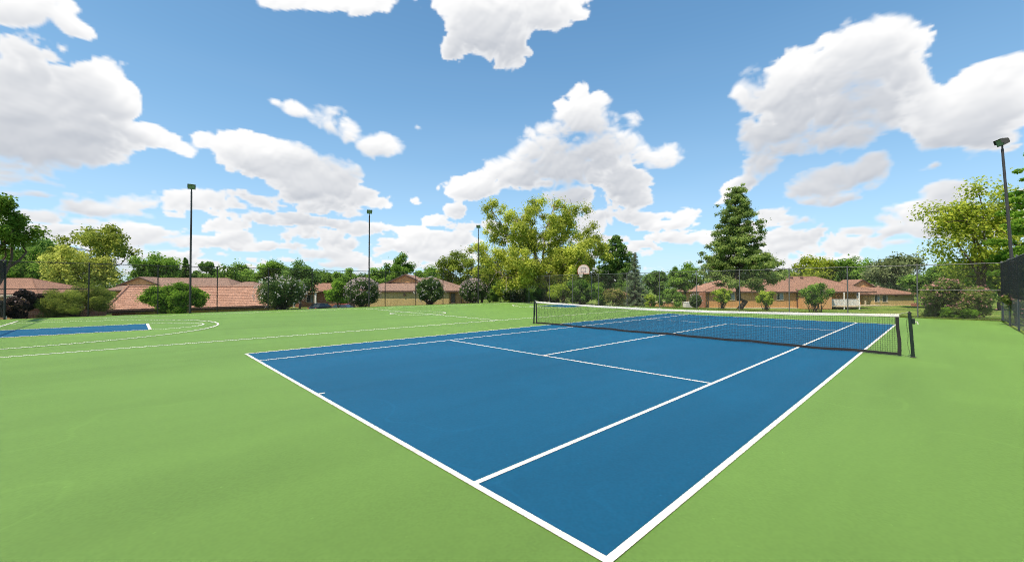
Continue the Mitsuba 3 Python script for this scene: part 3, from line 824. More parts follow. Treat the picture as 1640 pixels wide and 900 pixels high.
# tan board sided building in the middle
zb = -1.35
H = House("board_sided_building", "tan board sided building with brown gablet roof between the round flowering shrubs", frame(0, 0))
H.wall(-18.6, -7.45, 48.15, 60.0, zb, 1.25, OCHRE, step=0.38)
H.wall(-7.44, -6.0, 48.4, 60.0, zb, 1.25, PEACH, step=0.38)
H.add("door", box(-7.30, -6.78, 48.30, 48.38, zb, 1.0), DOOR)
H.add("downpipe", box(-6.10, -6.02, 48.30, 48.38, zb, 1.15), BROWN)
r = H.hip(-18.95, -5.65, 47.9, 60.7, 1.33, 2.95, 4.6, 4.6, mat="grey_brown_shingle")
gablet(H, -13.6, 4.6, 51.4, 2.35, 3.36, 5.0, roof="grey_brown_shingle")
H.add("wall_lamp", box(-12.86, -12.64, 47.98, 48.13, 0.70, 0.98, 0.03), BROWN)

# tile roofed building below the left fence (local x = along the fence, y = away)
zb = -2.35
H = House("tile_roofed_building", "low building with clay tile roof just below the fence", T_of(-34.0, -15.3, 90), "building")
H.wall(1.6, 11.4, 0.32, 7.8, zb, 0.0, OCHRE, step=0.4)
H.wall(0.35, 1.6, 0.28, 7.8, zb, 0.0, "brick", boards=False, name="brick_wall", label="red brick end of the wall")
xr0, xr1, yr, ze, zr = 1.15, 13.0, 4.2, 0.10, 1.72
r = H.hip(0, 11.9, 0, 8.4, ze - 0.05, zr - 0.05, 1.15, 1.15, mat="clay_tile")
rng = np.random.default_rng(8)
ms, uvs = [], []
ln = math.hypot(yr, zr - ze); tilt = math.atan2(zr - ze, yr)
nrow = 12
for rw in range(nrow):
    s = rw / nrow
    xa, xb = xr0 * s, 11.9 - 1.15 * s
    for a in np.arange(xa, xb - 0.1, 0.32):
        b = box(a, min(a + 0.318, xb), -0.03, ln / nrow + 0.05, 0.0, 0.030)
        b.apply_transform(trimesh.transformations.rotation_matrix(tilt + math.radians(-4.5) + rng.normal(0, 0.002), [1, 0, 0]))
        b.apply_translation((0, yr * s, ze + (zr - ze) * s + 0.028 + rng.normal(0, 0.002)))
        ms.append(b); uvs.append(np.full((len(b.vertices), 2), (len(ms) + 0.5, 0.5)))
H.add("tile", join(ms), "clay_tile", parent=r, uv=np.vstack(uvs), kind="stuff")
hipcap = []
for q in np.linspace(0, 0.97, 15):
    c0, c1 = np.array([0, 0, ze]), np.array([xr0, yr, zr])
    hipcap.append(tube([c0 + (c1 - c0) * q + [0, 0, 0.07], c0 + (c1 - c0) * (q + 0.075) + [0, 0, 0.05]], [0.10, 0.085], 8))
for q in np.arange(xr0, 10.6, 0.36):
    hipcap.append(tube([(q, yr, zr + 0.05), (q + 0.40, yr, zr + 0.03)], [0.10, 0.085], 8))
H.add("ridge_tile", join(hipcap), "clay_tile", parent=r, uv=np.vstack([np.full((len(m.vertices), 2), (i_ + 0.5, 3.5)) for i_, m in enumerate(hipcap)]), kind="stuff")
H.add("gutter", tube([(-0.05, -0.06, ze - 0.06), (11.9, -0.06, ze - 0.06)], 0.05, 8), BROWN)

# brown gabled roof behind the tile roof
H = House("brown_roofed_house", "house with broad brown roof and dark gablet behind the tile roof", T_of(-74.0, -16.8, 58))
H.wall(1.0, 15.5, 0.8, 10.0, -2.4, 1.2, TAN, boards=False)
H.hip(0, 16.5, 0, 11.0, 1.35, 3.20, 3.2, 3.2, mat="grey_brown_shingle")
gablet(H, 3.2, 5.0, 1.9, 2.15, 3.25, 4.0, roof="grey_brown_shingle")

# far left hip roof
H = House("corner_house", "house with plain brown hip roof beyond the dark fence corner", T_of(-73.5, -27.5, 55))
H.wall(-6.0, 5.2, 1.0, 10.0, -2.5, 0.8, PEACH, boards=False)
H.hip(-7.0, 6.2, 0.2, 11.0, 0.95, 2.95, 4.0, 5.5)
H.add("porch", box(2.5, 5.4, -2.6, 0.95, 0.62, 0.78), TRIM)
for px in (2.7, 4.0, 5.2):
    H.add("porch_post", box(px - 0.08, px + 0.08, -2.5, -2.34, -2.5, 0.62), WHITE)

# little hip roof peeping over the tile roof
H = House("small_hip_roofed_house", "small brown hip roof peak showing above the middle of the tile roof", T_of(-68.5, -6.3, 46.65))
H.wall(0.6, 8.4, 0.6, 7.0, -2.4, 1.0, TAN, boards=False)
H.hip(0, 9.0, 0, 8.0, 1.15, 2.60, 3.9, 3.9, mat="grey_brown_shingle")

# brick apartment building behind the parked cars
H = House("brick_building", "far red brick building behind the parked cars", frame(0, 0), "building")
H.wall(-49.0, -28.0, 82.0, 92.0, -2.5, 0.9, "brick", boards=False)
H.hip(-49.8, -27.2, 81.2, 92.8, 1.0, 2.6, 5.0, 5.0)
for wx in (-46.5, -41.5, -36.0, -31.5):
    H.window(wx, wx + 1.3, -1.3, 0.2, 81.98)
H.add("entry_column", box(-43.6, -43.3, 80.6, 80.9, -2.5, 0.7), WHITE)
H.add("entry_column", box(-39.3, -39.0, 80.6, 80.9, -2.5, 0.7), WHITE)
H.add("entry_roof", box(-44.0, -38.6, 80.4, 81.96, 0.70, 0.86), TRIM)

# garden walls, cabinet
g = thing("garden_wall", "low peach stucco garden wall behind the shrubs beside the blue spruce", "wall")
M = frame(0, 0)
m = box(14.2, 19.2, 46.4, 46.7, -1.6, 0.02, 0.02); m.apply_transform(M); part(g, "wall", m, PEACH)
m = box(14.12, 19.28, 46.32, 46.78, 0.02, 0.10, 0.02); m.apply_transform(M); part(g, "coping", m, TRIM)
g = thing("brick_wall", "low red brick wall showing between the dark purple shrub and the pine shrub", "wall")
part(g, "wall", box(-33.4, -33.1, -19.4, -15.2, -2.5, 0.30), "brick")
part(g, "coping", box(-33.46, -33.04, -19.45, -15.15, 0.30, 0.38, 0.01), "brick")
c = thing("utility_cabinet", "small white utility cabinet on the grass beside the dark shrub with white flowers", "cabinet")
def cab(*a):
    m = box(*a); m.apply_transform(M); return m
part(c, "body", cab(19.9, 20.75, 46.6, 47.2, -1.25, 0.0, 0.02), WHITE)
part(c, "lid", cab(19.86, 20.79, 46.56, 47.24, 0.0, 0.07, 0.015), WHITE)
part(c, "door", cab(19.97, 20.68, 46.575, 46.598, -1.1, -0.08, 0.005), STEEL)

# parking lot with two cars
def lot_sheet():
    P = [CAM[:2] + a * RX + b * FWD for a, b in ((-34, 54), (-14, 64), (-20, 78), (-46, 74), (-46, 60))]
    poly = sg.Polygon(P)
    m = sheet(poly, 0.0)
    m = m.subdivide().subdivide().subdivide().subdivide()
    m.vertices[:, 2] = terrain(m.vertices[:, 0], m.vertices[:, 1]) + 0.06
    return m


struct("parking_lot", lot_sheet(), "asphalt", "asphalt parking lot below the courts", smooth=True)


def car(name, label, lat, dep, turn, paint_c):
    k = thing(name, label, "car", "cars parked below the courts")
    p0 = CAM[:2] + lat * RX + dep * FWD
    M = T_of(p0[0], p0[1], turn); M[2, 3] = float(terrain(*p0)) + 0.07
    mat = metal("car_paint_" + k, paint_c, 0.25, 0.1)
    def put(parent, nm, m, mt, smooth=False):
        m = m.copy(); m.apply_transform(M); return part(parent, nm, m, mt, smooth=smooth)
    prof = [(-2.15, 0.32), (-2.2, 0.62), (-2.1, 0.86), (-1.5, 0.93), (1.0, 0.93), (1.95, 0.80), (2.2, 0.62), (2.2, 0.30), (1.75, 0.22), (-1.75, 0.22)]
    b = trimesh.creation.extrude_polygon(sg.Polygon(prof).buffer(-0.06).buffer(0.06), 1.7, engine="earcut")
    b.apply_transform(np.array([[1, 0, 0, 0], [0, 0, -1, 0.85], [0, 1, 0, 0], [0, 0, 0, 1.0]])); b.fix_normals()
    body = put(k, "body", b, mat, 35)
    cab_ = [(-1.75, 0.92), (1.05, 0.92), (0.35, 1.40), (-1.1, 1.42)]
    def hullof(pts, wb, wt):
        return trimesh.convex.convex_hull(np.array([[x, s * (wb if z < 1 else wt), z] for x, z in pts for s in (-1, 1)]))
    put(k, "cabin", hullof(cab_, 0.80, 0.60), GLASSY)
    put(k, "roof", hullof([(0.42, 1.385), (-1.18, 1.40), (0.25, 1.45), (-1.02, 1.47)], 0.62, 0.62), mat)
    for sx in (-1.35, 1.38):
        for s in (-1, 1):
            w = trimesh.creation.cylinder(0.32, 0.2, sections=24)
            w.apply_transform(trimesh.transformations.rotation_matrix(math.pi / 2, [1, 0, 0])); w.apply_translation((sx, s * 0.79, 0.32))
            ty = put(k, "wheel", w, BLACK, 30)
            w = trimesh.creation.cylinder(0.19, 0.22, sections=16)
            w.apply_transform(trimesh.transformations.rotation_matrix(math.pi / 2, [1, 0, 0])); w.apply_translation((sx, s * 0.79, 0.32))
            put(ty, "rim", w, STEEL, 30)
    for s in (-1, 1):
        put(k, "headlight", box(2.12, 2.22, s * 0.62 - 0.16, s * 0.62 + 0.16, 0.58, 0.72, 0.02), CURTAIN)
        put(k, "tail_light", box(-2.2, -2.12, s * 0.66 - 0.12, s * 0.66 + 0.12, 0.62, 0.80, 0.02), ORANGE)


car("parked_car", "dark blue car parked between the two round shrubs", -29.0, 62.0, 120, (0.015, 0.018, 0.03))
car("parked_car", "red car parked left of the second round shrub", -24.6, 59.5, 40, (0.26, 0.03, 0.025))

# ------------------------------------------------------------------ plants
def leaves(rng, C, R, n, size, flat=0.7, up=0.45, shell=0.42, aspect=0.62, stray=0.0):
    """n leaves in clumps at C (m x 3) with radii R (m): one folded diamond of two triangles each; uv = (random per leaf, random per clump)."""
    C, R = np.asarray(C, float), np.asarray(R, float)
    w = R ** 2; idx = rng.choice(len(C), n, p=w / w.sum())
    d = rng.normal(size=(n, 3)); d /= np.linalg.norm(d, axis=1, keepdims=True)
    rad = rng.random(n) ** shell * np.where(rng.random(n) < stray, rng.uniform(1.0, 2.1, n), 1.0)
    p = C[idx] + d * (R[idx] * rad)[:, None] * np.array([1, 1, flat])
    nn = 0.55 * d + np.array([0, 0, up]) + rng.normal(size=(n, 3)) * 0.5
    nn /= np.linalg.norm(nn, axis=1, keepdims=True)
    t = np.cross(nn, rng.normal(size=(n, 3))); t /= np.linalg.norm(t, axis=1, keepdims=True)
    b = np.cross(nn, t)
    L = (size * (0.65 + 0.7 * rng.random(n)))[:, None]
    v = np.stack([p - t * L / 2, p + b * L * aspect / 2 + nn * L * 0.09, p + t * L / 2, p - b * L * aspect / 2 + nn * L * 0.09], 1).reshape(-1, 3)
    k_ = np.arange(n) * 4
    f = np.vstack([np.stack([k_, k_ + 2, k_ + 1], 1), np.stack([k_, k_ + 3, k_ + 2], 1)])
    cl = rng.random(len(C))
    uv = np.repeat(np.stack([rng.random(n), cl[idx]], 1), 4, 0)
    return (v, f), uv


def petals(rng, C, R, n, size, flat=0.8, top=0.0):
    d = rng.normal(size=(n, 3)); d[:, 2] += top; d /= np.linalg.norm(d, axis=1, keepdims=True)
    idx = rng.integers(len(C), size=n)
    p = np.asarray(C)[idx] + d * np.asarray(R)[idx][:, None] * np.array([1, 1, flat]) * 1.04
    out_v, out_f, out_uv = [], [], []
    for m_ in range(3):
        nn = d + rng.normal(size=(n, 3)) * 0.6; nn /= np.linalg.norm(nn, axis=1, keepdims=True)
        t = np.cross(nn, rng.normal(size=(n, 3))); t /= np.linalg.norm(t, axis=1, keepdims=True)
        b = np.cross(nn, t); q = p + rng.normal(size=(n, 3)) * size * 0.5
        L = size * (0.6 + 0.6 * rng.random(n))[:, None]
        v = np.stack([q - t * L / 2, q + b * L / 2, q + t * L / 2, q - b * L / 2], 1).reshape(-1, 3)
        k_ = np.arange(n) * 4 + m_ * 4 * n
        out_v.append(v); out_f.append(np.vstack([np.stack([k_, k_ + 2, k_ + 1], 1), np.stack([k_, k_ + 3, k_ + 2], 1)]))
        out_uv.append(np.repeat(rng.random((n, 2)), 4, 0))
    return (np.vstack(out_v), np.vstack(out_f)), np.vstack(out_uv)


def limb(rng, a, b, r0, r1, bend=0.12, n=7, lift=0.0):
    """A bent, tapered limb from a to b."""
    a, b = np.asarray(a, float), np.asarray(b, float)
    s = np.linspace(0, 1, n)[:, None]
    ln = np.linalg.norm(b - a)
    off = rng.normal(size=3) * bend * ln
    P = a + (b - a) * s + off * (s * (1 - s)) * 2 + np.array([0, 0, lift * ln]) * (s * (1 - s)) * 2
    P[1:-1] += rng.normal(size=(n - 2, 3)) * 0.02 * ln
    return P, np.linspace(r0, r1, n)


class Wood:
    def __init__(self):
        self.v, self.f, self.n = [], [], 0
        self.pts, self.rad = [], []

    def tube(self, P, r, sides=6, keep=True):
        v, f = tube_arrays(P, r, sides)
        self.v.append(v); self.f.append(f + self.n); self.n += len(v)
        if keep:
            self.pts.append(np.asarray(P)); self.rad.append(np.broadcast_to(r, (len(P),)))

    def nearest(self, c):
        P, r = np.vstack(self.pts), np.concatenate(self.rad)
        low = P[:, 2] - c[2]
        d = np.linalg.norm(P - c, axis=1) + np.maximum(low, 0) * 1.5
        k_ = d.argmin()
        return P[k_], r[k_]

    def mesh(self):
        return trimesh.Trimesh(np.vstack(self.v), np.vstack(self.f), process=False)


def round_clumps(rng, c, rx, rz, n, cr, lobes=7, low=-0.75, bush=False):
    """Clump centres in an uneven crown of several lobes."""
    L = []
    for i_ in range(lobes):
        a = i_ * 2.4 + rng.random() * 0.8
        e = rng.uniform(-0.85, 0.80) if bush else rng.uniform(-0.35, 0.90)
        q = math.sqrt(max(0, 1 - e * e)) * rng.uniform(0.55, 0.80)
        L.append((c + np.array([math.cos(a) * q * rx, math.sin(a) * q * rx, e * rz * 0.66]), rng.uniform(0.34, 0.52)))
    L.append((np.array(c, float), 0.86))
    out = []
    while len(out) < n:
        o, s = L[-1] if rng.random() < 0.46 else L[rng.integers(len(L))]
        d = rng.normal(size=3); d /= np.linalg.norm(d)
        p = o + d * np.array([rx, rx, rz]) * s * rng.uniform(0.45, 1.0)
        if (p[2] - c[2]) / rz > low and np.all(np.abs((p - c) / [rx, rx, rz]) < 1.0):
            out.append(p)
    out, r = np.array(out), cr * rng.uniform(0.65, 1.35, n)
    d = np.linalg.norm(out[:, None] - out[None], axis=2) + 1e9 * np.eye(n)
    ok = (np.sort(d - 0.75 * (r[:, None] + r[None]), axis=1)[:, 1] < 0)      # drop puffs that would float alone
    return out[ok], r[ok]


def plant(name, kind, x, y, ztop, R, pal, seed, label, cat, group):
    rng = np.random.default_rng(1000 + seed)
    g = float(terrain(x, y))
    if x > SX0 and x < SX1 and y < SY1:
        g = 0.0
    Hh = ztop - g
    k = thing(name, label, cat, group or None)
    base = np.array([x, y, g])
    dist = math.hypot(x - CAM[0], y - CAM[1])
    W_ = Wood()
    bark_ = BARK
    size = max(0.14, 0.0043 * dist)
    tree = kind in ("round", "overhang", "sycamore", "conic", "oak", "layered", "spruce")
    flowers = None
    if kind in ("round", "overhang"):
        zc = g + Hh * (0.57 if kind == "round" else 0.70)
        rz = ztop - zc
        ncl = int(np.clip(75 * (R / 3.5) ** 1.3, 50, 150))
        C, CR = round_clumps(rng, np.array([x, y, zc]), R * 0.92, rz * 0.96, ncl, min(R * 0.26, 1.15), lobes=8, low=-0.95 if kind == "round" else -0.6)
        nl = int(np.clip(15 * R * (ztop - g) / size ** 2 * 0.95, 9000, 105000))
        th = zc - 0.35 * rz
        P, r = limb(rng, base - [0, 0, 0.2], (x + rng.normal(0, .1), y + rng.normal(0, .1), th), 0.024 * Hh, 0.014 * Hh, 0.03)
        W_.tube(P, r, 9)
        order = rng.permutation(len(C))
        for m_ in order[:9]:
            s = rng.uniform(0.55, 1.0)
            a = P[int(s * 6)]
            Q, q = limb(rng, a, C[m_], 0.009 * Hh, 0.003 * Hh, 0.12, lift=-0.10)
            W_.tube(Q, q, 6)
        for m_ in order[9:45]:
            a, ra = W_.nearest(C[m_])
            Q, q = limb(rng, a, C[m_], min(ra, 0.006 * Hh), 0.0025 * Hh, 0.12, 5)
            W_.tube(Q, q, 5, keep=False)
        flat = 0.75
    elif kind == "sycamore":
        bark_ = PALEBARK
        fork = base + [0.0, 0.0, Hh * 0.22]
        W_.tube(*limb(rng, base - [0, 0, 0.3], fork, 0.48, 0.40, 0.03), 10)
        C, CR = [], []
        rx, up = np.array([*RX, 0]), np.array([0, 0, 1.0])
        fw = np.array([*FWD, 0])
        tips = [(-0.80, 0.90, .1), (-0.42, 0.80, -.3), (-0.12, 0.98, .1), (0.18, 0.93, -.2), (0.45, 0.93, .2), (0.72, 0.62, -.1), (0.95, 0.52, .1), (-0.95, 0.52, -.2),
                (-0.60, 0.45, .7), (0.3, 0.55, .7), (0.55, 0.40, -.7), (-0.35, 0.42, -.8), (-0.72, 0.30, -.4), (0.80, 0.34, .5)]
        for (a, b, c_) in tips:
            tip = base + rx * a * R + up * b * Hh + fw * c_ * R * 0.75
            Q, q = limb(rng, fork + [0, 0, rng.uniform(-0.2, 0.5)], tip, 0.20, 0.03, 0.10, 9, lift=-0.10 if b < 0.7 else 0.08)
            W_.tube(Q, q, 7)
            for s in np.linspace(0.40, 1.0, 6):
                o = Q[int(s * 8)]
                for _ in range(5 if s < 0.99 else 6):
                    e = o + rng.normal(size=3) * R * 0.135 * np.array([1, 1, 0.8])
                    Q2, q2 = limb(rng, o, e, 0.04, 0.012, 0.2, 5)
                    W_.tube(Q2, q2, 5, keep=False)
                    C.append(e); CR.append(R * rng.uniform(0.055, 0.105))
        C, CR = np.array(C), np.array(CR)
        ok = (C[:, 2] < ztop) & (C[:, 2] > g + 0.18 * Hh) & (np.linalg.norm(C[:, :2] - base[:2], axis=1) > 0.16 * R)
        C, CR = C[ok], CR[ok]
        nl, flat = 105000, 0.9
    elif kind in ("oak", "conic", "layered", "spruce"):
        t0 = {"oak": 0.25, "conic": 0.08, "layered": 0.15, "spruce": 0.03}[kind]
        nb = {"oak": 105, "conic": 90, "layered": 70, "spruce": 110}[kind]
        trunk_top = base + [rng.normal(0, .05), rng.normal(0, .05), Hh * 0.985]
        P, r = limb(rng, base - [0, 0, 0.2], trunk_top, 0.022 * Hh, 0.004 * Hh, 0.012, 14)
        W_.tube(P, r, 9)
        C, CR = [], []
        for i_ in range(nb):
            t = (i_ + rng.random()) / nb
            tt = t0 + (0.985 - t0) * t
            if kind == "oak":
                prof = (1 - t) ** 0.80 * (0.80 + 0.20 * min(1, t / 0.12)) + 0.03
            elif kind == "layered":
                prof = (1 - t) ** 0.8 + 0.05
            elif kind == "conic":
                prof = (1 - t ** 1.35) ** 0.85 * 0.98 + 0.03
            else:
                prof = (1 - t) ** 0.85 + 0.03
            Lb = R * prof * (rng.uniform(0.55, 1.08) if kind == 'oak' else rng.uniform(0.72, 1.06))
            a = i_ * 2.39996 + rng.normal(0, 0.25)
            dirn = np.array([math.cos(a), math.sin(a), 0])
            o = base + [0, 0, tt * Hh]
            rise = {"oak": 0.42 * t - 0.16, "conic": 0.35, "layered": 0.10, "spruce": -0.15}[kind] * Lb
            e = o + dirn * Lb + [0, 0, rise]
            e[2] = min(e[2], ztop - 0.02 * Hh)
            Q, q = limb(rng, o, e, 0.008 * Hh * (1 - 0.75 * t), 0.002 * Hh, 0.07, 6, lift=0.05 if kind == "oak" else 0)
            W_.tube(Q, q, 5, keep=False)
            m_ = max(3, int(8 * Lb / R) + 1) if kind == "oak" else max(2, int(4.5 * Lb / R) + 1) if kind != "spruce" else max(2, int(6 * Lb / R) + 1)
            for s in np.linspace(0.38, 1.0, m_):
                C.append(o + (e - o) * s + rng.normal(size=3) * (0.095 if kind == 'oak' else 0.04) * R); CR.append(R * (rng.uniform(0.09, 0.19) if kind == 'oak' else rng.uniform(0.10, 0.19)) * (0.65 + 0.35 * (1 - t)))
        C, CR = np.array(C), np.array(CR)
        nl = {"oak": 85000, "conic": 26000 if R > 2 else 7000, "layered": 30000, "spruce": 22000}[kind]
        flat = {"oak": 0.60, "conic": 0.8, "layered": 0.40, "spruce": 0.6}[kind]
        size *= {"spruce": 0.62, "oak": 0.82}.get(kind, 1.0)
    else:
        # shrubs: stems fanning out of the ground and clumps of leaves
        zc = g + Hh * {"vase": 0.62, "ball": 0.52}.get(kind, 0.46)
        rz = ztop - zc
        cen = np.array([x, y, zc])
        if kind == "ball":
            ncl = 110
            d = rng.normal(size=(ncl, 3)); d /= np.linalg.norm(d, axis=1, keepdims=True)
            C = cen + d * np.array([R, R, rz]) * (0.80 * rng.random((ncl, 1)) ** 0.2); CR = R * rng.uniform(0.19, 0.25, ncl)
            nl, flat = 30000, 0.95
        elif kind == "vase":
            ncl = 46
            d = rng.normal(size=(ncl, 3)); d /= np.linalg.norm(d, axis=1, keepdims=True)
            C = cen + d * np.array([R, R, rz]) * (0.84 * rng.random((ncl, 1)) ** 0.4)
            sh = np.clip((C[:, 2] - g) / Hh, 0.25, 1); C[:, :2] = base[:2] + (C[:, :2] - base[:2]) * (0.25 + 0.85 * sh)[:, None]
            C = C[C[:, 2] > g + 0.25 * Hh]; CR = R * rng.uniform(0.12, 0.22, len(C))
            nl, flat = 6500, 0.9
        else:
            big = R > 1.9
            C, CR = round_clumps(rng, cen, R * 0.9, rz * 0.95, 95 if big else 55, R * 0.17, lobes=9, low=-1.0, bush=True)
            nl, flat = (36000 if big else 16000), 0.85
        size = {"pine": 0.15, "dark": 0.12, "ball": max(0.07, 0.0024 * dist)}.get(kind, max(0.085, 0.0030 * dist))
        for m_ in range(0, len(C), 2):
            st = base + [rng.normal(0, 0.12 * R), rng.normal(0, 0.12 * R), -0.1]
            Q, q = limb(rng, st, C[m_], 0.022 if R > 0.8 else 0.015, 0.006, 0.08, 6, lift=0.0)
            W_.tube(Q, q, 5, keep=False)
        if pal in PETALS:
            top = {"darkwhite": 0.35, "darkpink": 1.0, "pinkcrape": 0.7, "pinkbrown": 1.0, "purple": 1.2}[pal]
            nf = {"darkwhite": 210, "darkpink": 420, "pinkcrape": 800 if R > 1.5 else 260, "pinkbrown": 190, "purple": 60}[pal]
            if kind == "ball":
                nf = int(nf * min(1.2, (R / 1.6) ** 2))
                flowers = petals(rng, [cen], np.array([R]), nf, 0.085, rz / R, top)
            else:
                hi = C[:, 2] > cen[2] - 0.5 * rz
                flowers = petals(rng, C[hi], CR[hi] * 1.05, nf, 0.092, flat, top)
    aspect = 0.62
    if kind == "pine":
        aspect = 0.16; nl = 26000
    if kind == "spruce":
        aspect = 0.3
    shell = {"oak": 0.85, "round": 0.55, "overhang": 0.6, "sycamore": 0.6, "crape": 0.6, "shrub": 0.55, "vase": 0.6}.get(kind, 0.42)
    mesh, uv = leaves(rng, C, CR, nl, size, flat, 0.45, shell, aspect, {"sycamore": 0.45, "round": 0.05, "oak": 0.05, "crape": 0.12, "shrub": 0.08, "vase": 0.12}.get(kind, 0.0))
    part(k, "trunk" if tree else "stems", W_.mesh(), bark_, smooth=True)
    part(k, "crown" if tree else "foliage", mesh, leaf_bsdf(pal), uv=uv, kind="stuff")
    if flowers:
        part(k, "blossoms", flowers[0], "petal_" + pal, uv=flowers[1], kind="stuff")


